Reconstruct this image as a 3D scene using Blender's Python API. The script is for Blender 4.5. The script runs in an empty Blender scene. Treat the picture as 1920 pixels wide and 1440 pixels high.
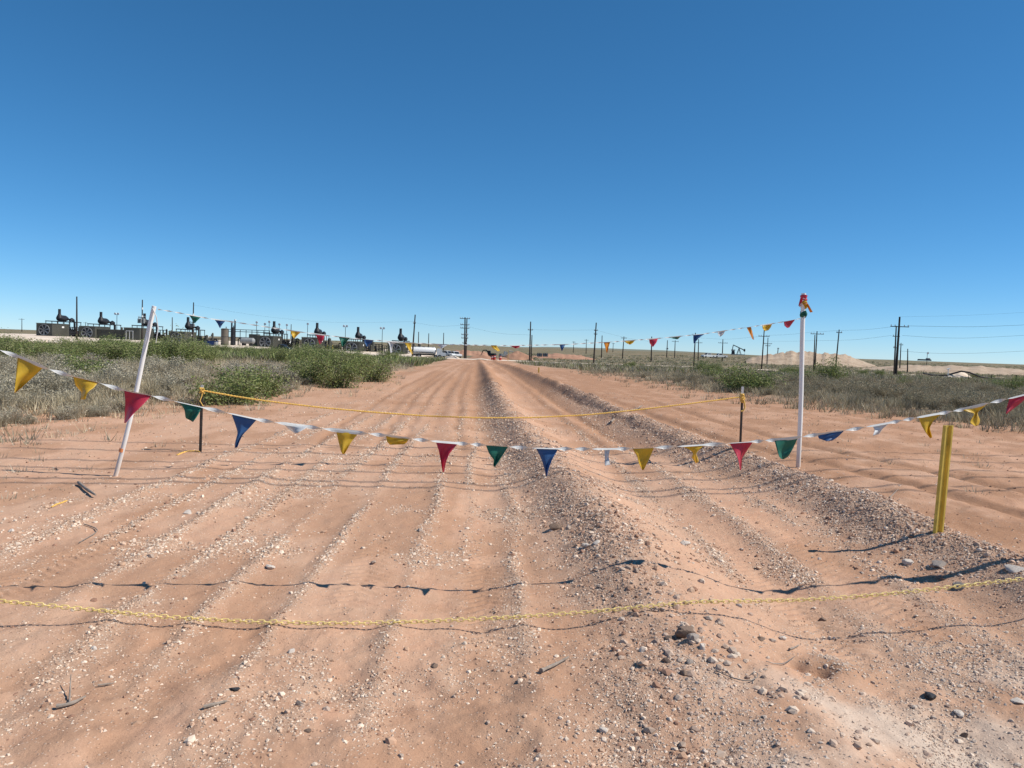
import bpy, math, random
import numpy as np
from mathutils import Vector, Matrix
random.seed(7); RNG = np.random.default_rng(11)
SC = bpy.context.scene; COL = SC.collection

# ------------------------------------------------------------------ camera, light, exposure
FPX = 1442.0; PITCH = math.radians(2.78); ROLL = math.radians(2.0); CAMH = 1.8
FW = np.array([0, math.cos(PITCH), -math.sin(PITCH)]); UP0 = np.array([0, math.sin(PITCH), math.cos(PITCH)])
RT = math.cos(ROLL)*np.array([1., 0, 0]) + math.sin(ROLL)*UP0
UP = -math.sin(ROLL)*np.array([1., 0, 0]) + math.cos(ROLL)*UP0
cd = bpy.data.cameras.new('camera'); cam = bpy.data.objects.new('camera', cd); COL.objects.link(cam)
cd.sensor_fit = 'HORIZONTAL'; cd.angle_x = 2*math.atan(960/FPX); cd.clip_start = 0.05; cd.clip_end = 20000
m = Matrix.Identity(4)
for i in range(3):
    m[i][0] = RT[i]; m[i][1] = UP[i]; m[i][2] = -FW[i]
m[2][3] = CAMH; cam.matrix_world = m; SC.camera = cam

SUN_EL = math.radians(47); SUN_AZ = math.radians(95)          # azimuth from +Y towards +X
SDIR = Vector((math.cos(SUN_EL)*math.sin(SUN_AZ), math.cos(SUN_EL)*math.cos(SUN_AZ), math.sin(SUN_EL)))
W = bpy.data.worlds.new('World'); SC.world = W; W.use_nodes = True
sky = W.node_tree.nodes.new('ShaderNodeTexSky'); sky.sky_type = 'NISHITA'; sky.sun_disc = False
sky.sun_elevation = SUN_EL; sky.sun_rotation = SUN_AZ
sky.altitude = 900; sky.air_density = 0.7; sky.dust_density = 0.0; sky.ozone_density = 10
bg = W.node_tree.nodes['Background']; bg.inputs[1].default_value = 0.14
gam = W.node_tree.nodes.new('ShaderNodeGamma'); gam.inputs[1].default_value = .9; hsv = W.node_tree.nodes.new('ShaderNodeHueSaturation'); hsv.inputs['Saturation'].default_value = 1.14; hsv.inputs['Hue'].default_value = .490
W.node_tree.links.new(sky.outputs[0], gam.inputs[0]); W.node_tree.links.new(gam.outputs[0], hsv.inputs['Color']); W.node_tree.links.new(hsv.outputs[0], bg.inputs[0])
sl = bpy.data.lights.new('sun', 'SUN'); sl.energy = 5.0; sl.angle = math.radians(0.53); sl.color = (1, 0.94, 0.85)
so = bpy.data.objects.new('sun', sl); COL.objects.link(so); so.rotation_euler = SDIR.to_track_quat('Z', 'Y').to_euler()
SC.view_settings.view_transform = 'Standard'; SC.view_settings.look = 'None'
SC.view_settings.exposure = 0.1; SC.view_settings.gamma = 1.0
SC.cycles.max_bounces = 6; SC.cycles.diffuse_bounces = 3; SC.cycles.transparent_max_bounces = 6

# ------------------------------------------------------------------ measuring helpers
def ray(px, py): return FW + (px-960)/FPX*RT + (720-py)/FPX*UP
def at(px, py, d):                                   # world point seen at a photo pixel at distance d along Y
    q = ray(px, py); t = d/q[1]; return np.array([q[0]*t, d, CAMH+q[2]*t])
def gnd0(px, py, z=0.0):
    q = ray(px, py); t = (z-CAMH)/q[2]; return q[0]*t, q[1]*t
def gh(px, py):                                      # ground point (with relief) at a photo pixel
    z = 0.0
    for _ in range(8):
        x, y = gnd0(px, py, z); z = float(H(np.array([x]), np.array([y]))[0])
    return np.array([x, y, z])
def Hs(x, y): return float(H(np.array([float(x)]), np.array([float(y)]))[0])

# ------------------------------------------------------------------ noise and relief
_perm = {}
def vn(x, y, seed=0):                                # smooth value noise, 0..1
    if seed not in _perm: _perm[seed] = np.random.default_rng(seed+100).random((256, 256))
    t = _perm[seed]; xi = np.floor(x).astype(np.int64); yi = np.floor(y).astype(np.int64)
    fx = x-xi; fy = y-yi; fx = fx*fx*(3-2*fx); fy = fy*fy*(3-2*fy)
    a = t[xi & 255, yi & 255]; b = t[(xi+1) & 255, yi & 255]; c = t[xi & 255, (yi+1) & 255]; d = t[(xi+1) & 255, (yi+1) & 255]
    return (a*(1-fx)+b*fx)*(1-fy)+(c*(1-fx)+d*fx)*fy
def fbm(x, y, seed=0, o=3):
    s = 0; a = .5; n = 0
    for k in range(o): s = s+a*vn(x*2**k, y*2**k, seed+k); n += a; a *= .5
    return s/n
def sst(a, b, x): t = np.clip((x-a)/(b-a), 0, 1); return t*t*(3-2*t)
def gs(x, c, w): return np.exp(-((x-c)/w)**2)
def tab(pts): 
    p = np.array(pts, float); return lambda y: np.interp(y, p[:, 1], p[:, 0])
B1x = tab([(1.3, 2.5), (1.15, 3.4), (.98, 4.3), (.98, 5.4), (.97, 6.8), (.72, 9.4), (.42, 13), (.03, 17), (-.5, 26), (-1.5, 47), (-8.5, 200)])
B2x = tab([(4.3, 2.5), (4.2, 5), (4.15, 6.1), (3.95, 6.9), (4.05, 9), (3.85, 11.3), (3.35, 13.8), (2.75, 20), (1.3, 47), (-4.6, 200)])
Ledge = tab([(-10.2, 2), (-9.4, 14), (-8.8, 18), (-8.4, 20), (-7.9, 25), (-6.8, 30), (-6.7, 45), (-8, 80), (-12, 120), (-16, 200)])
Redge = tab([(19, 2), (17, 12), (14.9, 20), (10.9, 28), (9.6, 45), (6.5, 80), (2, 130), (-1, 200)])
ROWS = [(-4.05, .05, .09), (-2.98, .068, .08), (-2.0, .066, .085), (-1.5, .045, .065), (-.76, .055, .08), (-.38, .035, .06), (.06, .05, .07),
        (-2.5, .03, .07), (-3.5, .03, .07), (2.45, .035, .12), (3.1, .04, .12), (1.9, .025, .08)]
def srow(x, y): return x + .035*(y-7) + .11*(vn(y*.35, x*.35+3, 9)-.5) + .05*(vn(y*1.1, x*.9+8, 10)-.5)
def macro(x, y):
    z = -1.9*sst(25, 200, y)
    z = z + 1.8*np.clip((-30-x)/100, 0, 1)*sst(50, 200, y)
    z = z + 2.3*sst(215, 470, y)*sst(10, 120, x) + 1.0*sst(260, 700, y)
    z = z + .5*(fbm(x*.02+5, y*.02, 3)-.5)*sst(40, 120, y)*sst(4, 20, np.abs(x+.04*y-1))
    return z
def H(x, y):
    z = macro(x, y)
    near = 1-sst(18, 40, y); near2 = 1-sst(9, 20, y)
    s = srow(x, y)
    b1 = x-B1x(y)-.1*(fbm(y*.9, y*0+1, 21)-.5)*2
    b2 = x-B2x(y)-.12*(fbm(y*.8, y*0+7, 25)-.5)*2
    hmod = .8+.4*fbm(y*1.3, x*0+2, 31)
    w1 = np.where(b1 < 0, .42, .6); w2 = np.where(b2 < 0, .5, .42)
    fa = np.clip(1.1-y/400, .6, 1)*(1+.35*sst(12, 30, y)); nw = 1-.25*sst(9, 25, y); w1 = w1*nw; w2 = w2*nw
    z = z-.05*gs(b1, -.75, .22)*sst(8, 16, y)-.06*gs(b2, -.95, .25)*sst(8, 16, y)-.045*gs(b1, -1.75, .18)*sst(12, 22, y)-.04*gs(b1, -3.1, .2)*sst(12, 22, y)
    z = z+.05*(fbm(x*1.6, y*.25, 58)-.5)*sst(14, 24, y)*(1-sst(90, 160, y))
    z = z+(.17*hmod*np.exp(-(b1/w1)**2)*sst(3.8, 6.8, y)+.085*np.exp(-(b1/w1)**2))*fa
    z = z+.27*hmod*np.exp(-(b2/w2)**2)*fa
    z = z-.07*gs(b1, 1.1, .45)-.03*gs(x, -.2, .35)*near
    z = z+.1*sst(.3, 1.6, b2)*near
    lane = sst(-5, -4.4, x)*(1-sst(3.6, 3.9, x))
    for c, a, w in ROWS:
        seg = .35+.65*sst(.3, .6, vn(y*.55, y*0+c*3.1, 40))
        z = z+a*seg*(.6*np.exp(-np.abs(s-c)/.24)+.25*np.exp(-((s-c)/w)**2))*near*lane*sst(2.4, 4.4, y)*(1-.6*sst(8, 16, y))
    z = z+(.035*(fbm(x*.9, y*.45, 50)-.5)+.028*(fbm(x*2.6, y*1.3, 55)-.5))*near*(1+.6*(1-sst(4, 6.5, y)))
    z = z+(.06*(fbm(x*1.7+9, y*1.5, 52, 4)-.5)+.055*(fbm(x*4.2, y*3.6, 53, 4)-.5))*(1-sst(3.8, 6.2, y))+.02*(fbm(x*7, y*5, 60)-.5)*near2+.07*(sst(.45, .8, fbm(x*2.3, y*2.3, 66))*-.35)*(1-sst(3.6, 5.6, y))
    br = np.exp(-(b1/.5)**2)+np.exp(-(b2/.5)**2)
    z = z+.05*(fbm(x*4.5, y*3.5, 70)-.5)*br*near+.02*(fbm(x*14, y*12, 75)-.5)*np.clip(br+.3*(1-sst(4, 6, y)), 0, 1)*near2
    for c, wd_ in ((-1.13, .15), (-.19, .14), (-2.45, .17), (-3.5, .17), (2.15, .16), (2.8, .14)):
        q = s-c; z = z+.0065*np.sign(np.sin(2*np.pi*(y+.55*np.abs(q))/.105))*np.exp(-(q/wd_)**4)*(1-sst(7, 11, y))*sst(3.2, 4.4, y)*sst(.42, .58, fbm(x*.9, y*.5, 62))
    z = z+.055*(fbm(x*3.1, y*2.6, 68, 5)-.5)*sst(.6, 1.4, b2)*near
    for c in (-1.2, -2.25, -2.7, -3.7, 1.5, 2.0, 2.6): z = z-.03*gs(b1+.12*(vn(y*.12, y*0+c, 69)-.5), c, .09)*sst(9, 16, y)*(1-sst(70, 120, y))
    # tyre track on the sandy strip right of the second windrow
    for c in (1.15, 2.45): z = z-.06*gs(b2-.28*(16-np.clip(y, 0, 16))*.35, c, .14)*near*sst(5, 8, y)
    z = z+.055*np.exp(-(np.hypot((x-2.02)/1.5, (y-4.42))/.16)**2)-.07*np.exp(-(np.hypot((x-1.84)/1.3, y-4.36)/.055)**2)-.05*np.exp(-(np.hypot(x-1.72, y-4.42)/.05)**2)
    veg = np.maximum(sst(0, 1.2, Ledge(y)-x), sst(0, 1.5, x-Redge(y)))
    z = z+veg*(.10+.18*(fbm(x*.5, y*.5, 80)-.4))*(1-sst(60, 140, y))
    return z
def masks(x, y):
    s = srow(x, y); b1 = x-B1x(y); b2 = x-B2x(y); near = 1-sst(30, 60, y)
    n = fbm(x*1.7, y*1.1, 90); n2 = fbm(x*5, y*4, 95)
    g = 1.0*np.exp(-((b1+.12)/np.where(b1 < -.12, .42, .35))**2)*(.45+.9*n)+1.0*np.exp(-((b2+.1)/.55)**2)*(.5+.9*n)
    for c, a, w in ROWS:
        seg = .3+.7*sst(.3, .6, vn(y*.55, y*0+c*3.1, 40))
        g = g+1.0*seg*np.exp(-((s-c)/(w*.9))**2)*sst(2.8, 4.6, y)*(.4+n2*.9)*(1-sst(14, 26, y))
    lanem = sst(-6.2, -4, x)*(1-sst(4.6, 5.6, x))
    g = g+lanem*(.05+.45*sst(.52, .72, n))*(1-.6*sst(8, 20, y))
    g = g+(1-sst(4.2, 6.2, y))*sst(.9, 2.4, x)*(.2+.6*sst(.4, .65, n2))+.35*sst(.47, .7, n2)*(1-sst(3.6, 5, y))
    g = np.clip(g*near, 0, 1)
    en = 1.6*(fbm(x*.6, y*.6, 99)-.5)*2
    veg = np.maximum(sst(-.4, 1.0, Ledge(y)-x+en), sst(-.6, 1.6, x-Redge(y)+en*1.4))
    veg = np.where(y > 197, np.maximum(veg, sst(197, 200, y)), veg)
    return g, np.clip(veg, 0, 1)

# ------------------------------------------------------------------ mesh helpers
def mesh_np(name, V, Fc, smooth=False):
    """V (n,3) array, Fc list of (k,w) int arrays (w verts per face)"""
    me = bpy.data.meshes.new(name); V = np.asarray(V, np.float32)
    me.vertices.add(len(V)); me.vertices.foreach_set('co', V.ravel())
    if not isinstance(Fc, (list, tuple)): Fc = [Fc]
    loops = np.concatenate([f.ravel() for f in Fc]).astype(np.int32)
    tot = np.concatenate([np.full(len(f), f.shape[1]) for f in Fc]).astype(np.int32)
    st = np.concatenate([[0], np.cumsum(tot)[:-1]]).astype(np.int32)
    me.loops.add(len(loops)); me.loops.foreach_set('vertex_index', loops)
    me.polygons.add(len(tot)); me.polygons.foreach_set('loop_start', st); me.polygons.foreach_set('loop_total', tot)
    me.polygons.foreach_set('use_smooth', np.full(len(tot), smooth)); me.update(calc_edges=True); me.validate(); return me
def link(name, me, mat=None, parent=None, loc=None, rz=0):
    o = bpy.data.objects.new(name, me); COL.objects.link(o)
    if mat is not None and me is not None and not me.materials: me.materials.append(mat)
    if parent is not None: o.parent = parent
    if loc is not None: o.location = [float(v) for v in loc]
    o.rotation_euler.z = rz; return o
def tag(o, label=None, cat=None, group=None, kind=None):
    if label: o['label'] = label
    if cat: o['category'] = cat
    if group: o['group'] = group
    if kind: o['kind'] = kind
    return o
def thing(name, label, cat, loc=(0, 0, 0), rz=0, group=None):
    o = link(name, None, None, None, loc, rz); o.empty_display_size = .2; return tag(o, label, cat, group)
def dup(root, name=None, loc=None, rz=None):
    c = root.copy(); COL.objects.link(c)
    if loc is not None: c.location = [float(v) for v in loc]
    if rz is not None: c.rotation_euler.z = rz
    for ch in list(root.children):
        d = ch.copy(); COL.objects.link(d); d.parent = c
        for g2 in list(ch.children):
            e = g2.copy(); COL.objects.link(e); e.parent = d
    return c
class MB:
    def __init__(s): s.v = []; s.f = []
    def add(s, V, Fs):
        b = len(s.v); s.v += [tuple(float(c) for c in p) for p in V]; s.f += [tuple(i+b for i in q) for q in Fs]; return s
    def box(s, c, d, rz=0, top=1.0, bev=0.0):
        x, y, z = [k/2 for k in d]; P = []
        for zz, k in ((-z, 1), (z, top)):
            if bev: ring = [(-x*k+bev, -y*k), (x*k-bev, -y*k), (x*k, -y*k+bev), (x*k, y*k-bev), (x*k-bev, y*k), (-x*k+bev, y*k), (-x*k, y*k-bev), (-x*k, -y*k+bev)]
            else: ring = [(-x*k, -y*k), (x*k, -y*k), (x*k, y*k), (-x*k, y*k)]
            P += [(a, b, zz) for a, b in ring]
        n = len(P)//2; cr, sr = math.cos(rz), math.sin(rz)
        P = [(c[0]+a*cr-b*sr, c[1]+a*sr+b*cr, c[2]+q) for a, b, q in P]
        return s.add(P, [tuple(range(n))[::-1], tuple(range(n, 2*n))]+[(i, (i+1) % n, n+(i+1) % n, n+i) for i in range(n)])
    def tube(s, pts, r, n=8, cap=True):
        pts = [Vector([float(k) for k in p]) for p in pts]; R = r if hasattr(r, '__len__') else [r]*len(pts)
        P = []; Fs = []; ref = None
        for i, p in enumerate(pts):
            t = (pts[min(i+1, len(pts)-1)]-pts[max(i-1, 0)]).normalized()
            if ref is None: ref = t.orthogonal().normalized()
            a = (ref-t*ref.dot(t)); a = a.normalized() if a.length > 1e-6 else t.orthogonal().normalized(); ref = a; b = t.cross(a)
            for k in range(n):
                w = 2*math.pi*k/n; P.append(p+(a*math.cos(w)+b*math.sin(w))*R[i])
        for i in range(len(pts)-1):
            for k in range(n): Fs.append((i*n+k, i*n+(k+1) % n, (i+1)*n+(k+1) % n, (i+1)*n+k))
        if cap: Fs.append(tuple(range(n))[::-1]); Fs.append(tuple((len(pts)-1)*n+k for k in range(n)))
        return s.add(P, Fs)
    def prism(s, poly, y0, y1):                       # polygon in XZ extruded along Y
        n = len(poly); P = [(a, y0, b) for a, b in poly]+[(a, y1, b) for a, b in poly]
        return s.add(P, [tuple(range(n)), tuple(range(n, 2*n))[::-1]]+[(i, n+i, n+(i+1) % n, (i+1) % n) for i in range(n)])
    def ring(s, c, r, t, n=24, m=6, ax=1):
        P = []; Fs = []
        for i in range(n):
            a = 2*math.pi*i/n
            for j in range(m):
                b = 2*math.pi*j/m; rr = r+t*math.cos(b); q = [rr*math.cos(a), rr*math.sin(a)]; q.insert(ax, t*math.sin(b))
                P.append((c[0]+q[0], c[1]+q[1], c[2]+q[2]))
        for i in range(n):
            for j in range(m): Fs.append((i*m+j, ((i+1) % n)*m+j, ((i+1) % n)*m+(j+1) % m, i*m+(j+1) % m))
        return s.add(P, Fs)
    def build(s, name, mat, parent=None, loc=None, rz=0, smooth=False):
        me = bpy.data.meshes.new(name); me.from_pydata(s.v, [], s.f); me.update()
        import bmesh
        b = bmesh.new(); b.from_mesh(me); bmesh.ops.recalc_face_normals(b, faces=b.faces); b.to_mesh(me); b.free()
        if smooth:
            me.polygons.foreach_set('use_smooth', [True]*len(me.polygons))
            try: me.set_sharp_from_angle(angle=math.radians(40))
            except Exception: pass
        return link(name, me, mat, parent, loc, rz)

# ------------------------------------------------------------------ materials
def NT(name):
    m = bpy.data.materials.new(name); m.use_nodes = True; nt = m.node_tree; return m, nt, nt.nodes['Principled BSDF']
def node(nt, t, **kw):
    n = nt.nodes.new(t)
    for k, v in kw.items():
        if k in n.inputs: n.inputs[k].default_value = v
        else: setattr(n, k, v)
    return n
def noise(nt, co, scale, detail=3, rough=.55):
    n = node(nt, 'ShaderNodeTexNoise'); n.inputs['Scale'].default_value = scale; n.inputs['Detail'].default_value = detail; n.inputs['Roughness'].default_value = rough
    nt.links.new(co, n.inputs['Vector']); return n.outputs['Fac']
def ramp(nt, fac, stops):
    r = nt.nodes.new('ShaderNodeValToRGB'); e = r.color_ramp.elements
    while len(e) < len(stops): e.new(.5)
    for k, (p, c) in enumerate(stops): e[k].position = p; e[k].color = (c, c, c, 1) if not hasattr(c, '__len__') else (*c, 1)
    nt.links.new(fac, r.inputs[0]); return r.outputs[0]
def mix(nt, fac, a, b, mode='MIX'):
    n = nt.nodes.new('ShaderNodeMix'); n.data_type = 'RGBA'; n.blend_type = mode
    for sck, v in ((n.inputs[0], fac), (n.inputs[6], a), (n.inputs[7], b)):
        if hasattr(v, 'links'): nt.links.new(v, sck)
        elif hasattr(v, '__len__'): sck.default_value = (*v, 1)
        else: sck.default_value = v
    return n.outputs[2]
def mth(nt, op, a, b=0.0, cl=False):
    n = nt.nodes.new('ShaderNodeMath'); n.operation = op; n.use_clamp = cl
    for sck, v in ((n.inputs[0], a), (n.inputs[1], b)):
        if hasattr(v, 'links'): nt.links.new(v, sck)
        else: sck.default_value = v
    return n.outputs[0]
def bump(nt, b, h, strength, dist):
    n = nt.nodes.new('ShaderNodeBump'); n.inputs['Strength'].default_value = strength; n.inputs['Distance'].default_value = dist
    nt.links.new(h, n.inputs['Height']); nt.links.new(n.outputs[0], b.inputs['Normal'])
def pmat(name, c, rough=.7, var=.18, scale=3.0, metal=0.0, c2=None, bmp=0.0, spec=.3):
    m, nt, b = NT(name); co = node(nt, 'ShaderNodeTexCoord').outputs['Object']
    f = ramp(nt, noise(nt, co, scale, 4), [(.3, 0.), (.7, 1.)])
    c2 = c2 or tuple(k*(1-var) for k in c)
    nt.links.new(mix(nt, f, tuple(min(1, k*(1+var*.5)) for k in c), c2), b.inputs['Base Color'])
    b.inputs['Roughness'].default_value = rough; b.inputs['Metallic'].default_value = metal; b.inputs['Specular IOR Level'].default_value = spec
    if bmp: bump(nt, b, noise(nt, co, scale*6, 4), .5, bmp)
    return m
def pvc_mat():
    m, nt, b = NT('dusty_white_pvc'); co = node(nt, 'ShaderNodeTexCoord').outputs['Object']; sx = node(nt, 'ShaderNodeSeparateXYZ'); nt.links.new(co, sx.inputs[0])
    mp = node(nt, 'ShaderNodeMapping'); mp.inputs['Scale'].default_value = (14, 14, 2.2); nt.links.new(co, mp.inputs[0]); n = noise(nt, mp.outputs[0], 1.5, 5, .65)
    low = mth(nt, 'SUBTRACT', 1.0, mth(nt, 'DIVIDE', sx.outputs[2], .75), True); d = mth(nt, 'ADD', mth(nt, 'MULTIPLY', low, mth(nt, 'ADD', n, .25)), mth(nt, 'MULTIPLY', ramp(nt, n, [(.52, 0.), (.75, 1.)]), .14), True)
    nt.links.new(mix(nt, d, (.80, .79, .76), (.52, .38, .27)), b.inputs['Base Color']); b.inputs['Roughness'].default_value = .5; return m
def ground_mat():
    m, nt, b = NT('sandy_ground'); geo = node(nt, 'ShaderNodeNewGeometry').outputs['Position']
    at_ = node(nt, 'ShaderNodeAttribute'); at_.attribute_name = 'zone'
    sp = node(nt, 'ShaderNodeSeparateColor'); nt.links.new(at_.outputs['Color'], sp.inputs[0])
    G, Vg, Tr = sp.outputs[0], sp.outputs[1], sp.outputs[2]
    mp = node(nt, 'ShaderNodeMapping'); mp.inputs['Scale'].default_value = (1, .45, 1); nt.links.new(geo, mp.inputs[0])
    n1 = ramp(nt, noise(nt, mp.outputs[0], .9, 6, .6), [(.32, 0.), (.68, 1.)])
    n2 = ramp(nt, noise(nt, geo, 4.5, 6, .65), [(.35, 0.), (.65, 1.)])
    c = mix(nt, n1, (.555, .312, .198), (.55, .345, .236))
    c = mix(nt, mth(nt, 'MULTIPLY', n2, .45), c, (.60, .395, .265))
    # gravelly dust
    c = mix(nt, mth(nt, 'MULTIPLY', G, .75), c, mix(nt, n2, (.37, .235, .16), (.49, .345, .25)))
    c = mix(nt, mth(nt, 'MULTIPLY', at_.outputs['Alpha'], .75), c, mix(nt, n2, (.56, .455, .365), (.66, .56, .46)))
    # packed tracks, browner strip, and painted shade on the far windrows' left sides
    c = mix(nt, mth(nt, 'MULTIPLY', Tr, .85), c, (.37, .20, .115))
    # scrub soil: litter, then olive brown cover in the distance
    n3 = ramp(nt, noise(nt, geo, 1.6, 8, .75), [(.38, 0.), (.62, 1.)])
    cv = mix(nt, n3, (.20, .155, .105), (.40, .26, .165))
    px = node(nt, 'ShaderNodeSeparateXYZ'); nt.links.new(geo, px.inputs[0])
    far = mth(nt, 'DIVIDE', mth(nt, 'SUBTRACT', px.outputs[1], 50.0), 200.0, True)
    n4 = ramp(nt, noise(nt, geo, .06, 8, .7), [(.4, 0.), (.65, 1.)])
    cv = mix(nt, far, cv, mix(nt, n4, (.135, .13, .075), (.30, .225, .145)))
    c = mix(nt, Vg, c, cv)
    # fine grit: dark and pale specks
    vo = node(nt, 'ShaderNodeTexVoronoi'); vo.inputs['Scale'].default_value = 55; nt.links.new(geo, vo.inputs['Vector'])
    sc_ = node(nt, 'ShaderNodeSeparateColor'); nt.links.new(vo.outputs['Color'], sc_.inputs[0])
    dot = ramp(nt, vo.outputs['Distance'], [(.22, 1.), (.36, 0.)])
    sel = ramp(nt, sc_.outputs[0], [(.68, 0.), (.7, 1.)])
    fac = mth(nt, 'MULTIPLY', mth(nt, 'MULTIPLY', dot, sel), mth(nt, 'ADD', mth(nt, 'MULTIPLY', G, .6), .38))
    tint = mix(nt, ramp(nt, sc_.outputs[1], [(.36, 0.), (.4, 1.)]), (.22, .125, .085), (.74, .62, .50))
    c = mix(nt, fac, c, tint)
    fine = noise(nt, geo, 130, 2, .6); c = mix(nt, .35, c, mix(nt, fine, (.2, .2, .2), (.8, .8, .8)), 'SOFT_LIGHT')
    nt.links.new(c, b.inputs['Base Color']); b.inputs['Roughness'].default_value = .95; b.inputs['Specular IOR Level'].default_value = .1
    mp2 = node(nt, 'ShaderNodeMapping'); mp2.inputs['Scale'].default_value = (26, 1.6, 1); nt.links.new(geo, mp2.inputs[0])
    h = mth(nt, 'ADD', mth(nt, 'ADD', noise(nt, geo, 18, 9, .75), mth(nt, 'MULTIPLY', noise(nt, mp2.outputs[0], 1, 4, .6), .15)), mth(nt, 'MULTIPLY', fac, .5))
    bump(nt, b, h, .6, .024); return m
def attr_mat(name, attr='tint', rough=.9, trans=0.0):
    m, nt, b = NT(name); a = node(nt, 'ShaderNodeAttribute'); a.attribute_name = attr
    nt.links.new(a.outputs['Color'], b.inputs['Base Color']); b.inputs['Roughness'].default_value = rough; b.inputs['Specular IOR Level'].default_value = .15
    if trans:
        t = node(nt, 'ShaderNodeBsdfTranslucent'); nt.links.new(a.outputs['Color'], t.inputs[0])
        x = node(nt, 'ShaderNodeMixShader'); x.inputs[0].default_value = trans
        nt.links.new(b.outputs[0], x.inputs[1]); nt.links.new(t.outputs[0], x.inputs[2])
        nt.links.new(x.outputs[0], nt.nodes['Material Output'].inputs[0])
    return m
def cloth_mat(name, c, trans=.3):
    m, nt, b = NT(name); co = node(nt, 'ShaderNodeTexCoord').outputs['Object']
    f = ramp(nt, noise(nt, co, 14, 3), [(.35, 0.), (.7, 1.)]); cc = mix(nt, f, c, tuple(k*.86 for k in c))
    nt.links.new(cc, b.inputs['Base Color']); b.inputs['Roughness'].default_value = .42; b.inputs['Specular IOR Level'].default_value = .4
    t = node(nt, 'ShaderNodeBsdfTranslucent'); nt.links.new(cc, t.inputs[0]); x = node(nt, 'ShaderNodeMixShader'); x.inputs[0].default_value = trans
    nt.links.new(b.outputs[0], x.inputs[1]); nt.links.new(t.outputs[0], x.inputs[2]); nt.links.new(x.outputs[0], nt.nodes['Material Output'].inputs[0])
    bump(nt, b, noise(nt, co, 60, 3), .3, .004); return m
def glass_mat(name):
    m, nt, b = NT(name); b.inputs['Base Color'].default_value = (.02, .025, .03, 1); b.inputs['Roughness'].default_value = .08; return m
M = dict(
    ground=ground_mat(), stone=attr_mat('gravel_stones'), leaf=attr_mat('leaves', trans=.25), grass=attr_mat('grass_blades', trans=.2),
    caliche=pmat('caliche', (.72, .62, .50), .95, .2, .15, c2=(.60, .47, .36)), bank=pmat('caliche_bank', (.46, .36, .26), .95, .25, .35, c2=(.34, .245, .17), bmp=.5),
    reddirt=pmat('red_dirt', (.42, .235, .15), .95, .25, .5, c2=(.31, .165, .105), bmp=.1), hill=pmat('far_hills', (.155, .165, .125), .95, .3, .004, c2=(.20, .18, .12)),
    pvc=pvc_mat(), steel=pmat('dark_post_steel', (.09, .078, .066), .6, .4, 12, .3), whitepaint=pmat('white_paint', (.75, .75, .72), .5, .1, 10),
    yellow=pmat('yellow_plastic', (.62, .47, .045), .45, .12, 8), chain=pmat('yellow_chain_plastic', (.86, .66, .24), .4, .1, 10, spec=.5), rope=pmat('yellow_rope', (.80, .50, .12), .75, .25, 40),
    marker=pmat('yellow_marker', (.68, .48, .09), .6, .25, 9, bmp=.002), orange=pmat('orange_tape', (.75, .27, .10), .6, .15, 20),
    tape=cloth_mat('white_tape', (.76, .75, .72), .25), f_yellow=cloth_mat('pennant_yellow', (.82, .58, .07), .5), f_red=cloth_mat('pennant_red', (.72, .08, .14), .5), f_green=cloth_mat('pennant_green', (.05, .25, .18), .5),
    f_blue=cloth_mat('pennant_blue', (.08, .19, .41), .5), f_white=cloth_mat('pennant_white', (.70, .72, .74), .4), f_orange=cloth_mat('pennant_orange', (.76, .30, .03)),
    wood=pmat('old_grey_wood', (.30, .25, .205), .85, .35, 25, bmp=.004), pole=pmat('creosote_pole', (.045, .034, .028), .85, .35, 2), arm=pmat('crossarm_wood', (.07, .058, .05), .85, .3, 2),
    wire=pmat('cable', (.05, .05, .055), .6, .1, 5), insul=pmat('insulator', (.45, .47, .48), .3, .1, 5), thinwire=pmat('grey_wire', (.24, .22, .2), .5, .2, 8, .4),
    panel=pmat('olive_panel', (.085, .085, .07), .6, .2, .6), roof=pmat('olive_roof', (.11, .115, .10), .55, .2, .8), darkmetal=pmat('black_pipe_steel', (.028, .03, .034), .5, .3, 1.5, .2),
    fan=pmat('fan_grey', (.19, .20, .21), .5, .2, 1.5), fandark=pmat('fan_mesh', (.03, .032, .035), .8, .3, 1.5), grey=pmat('grey_paint', (.26, .27, .265), .5, .2, .8), brown=pmat('brown_tank', (.16, .135, .105), .6, .2, .5),
    blue=pmat('blue_tote', (.02, .05, .16), .5, .2, .8), white=pmat('white_body', (.78, .78, .76), .3, .06, 1.5, spec=.5), black=pmat('black_body', (.015, .016, .018), .3, .2, 1.5, spec=.5), rubber=pmat('tyre_rubber', (.02, .02, .02), .9, .2, 4),
    glass=glass_mat('tinted_glass'), redp=pmat('red_paint', (.45, .05, .035), .5, .15, 2), rockw=pmat('pale_rock', (.66, .58, .50), .95, .25, 14, bmp=.01), rockd=pmat('brown_clod', (.25, .175, .13), .95, .3, 14, bmp=.012),
    rockg=pmat('grey_rock', (.36, .31, .27), .95, .3, 14, bmp=.01), plastic=pmat('black_plastic', (.03, .03, .032), .6, .3, 10), lamp=pmat('lamp_head', (.75, .76, .76), .3, .1, 4), stem=pmat('shrub_stem', (.11, .08, .06), .9, .3, 8))

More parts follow.
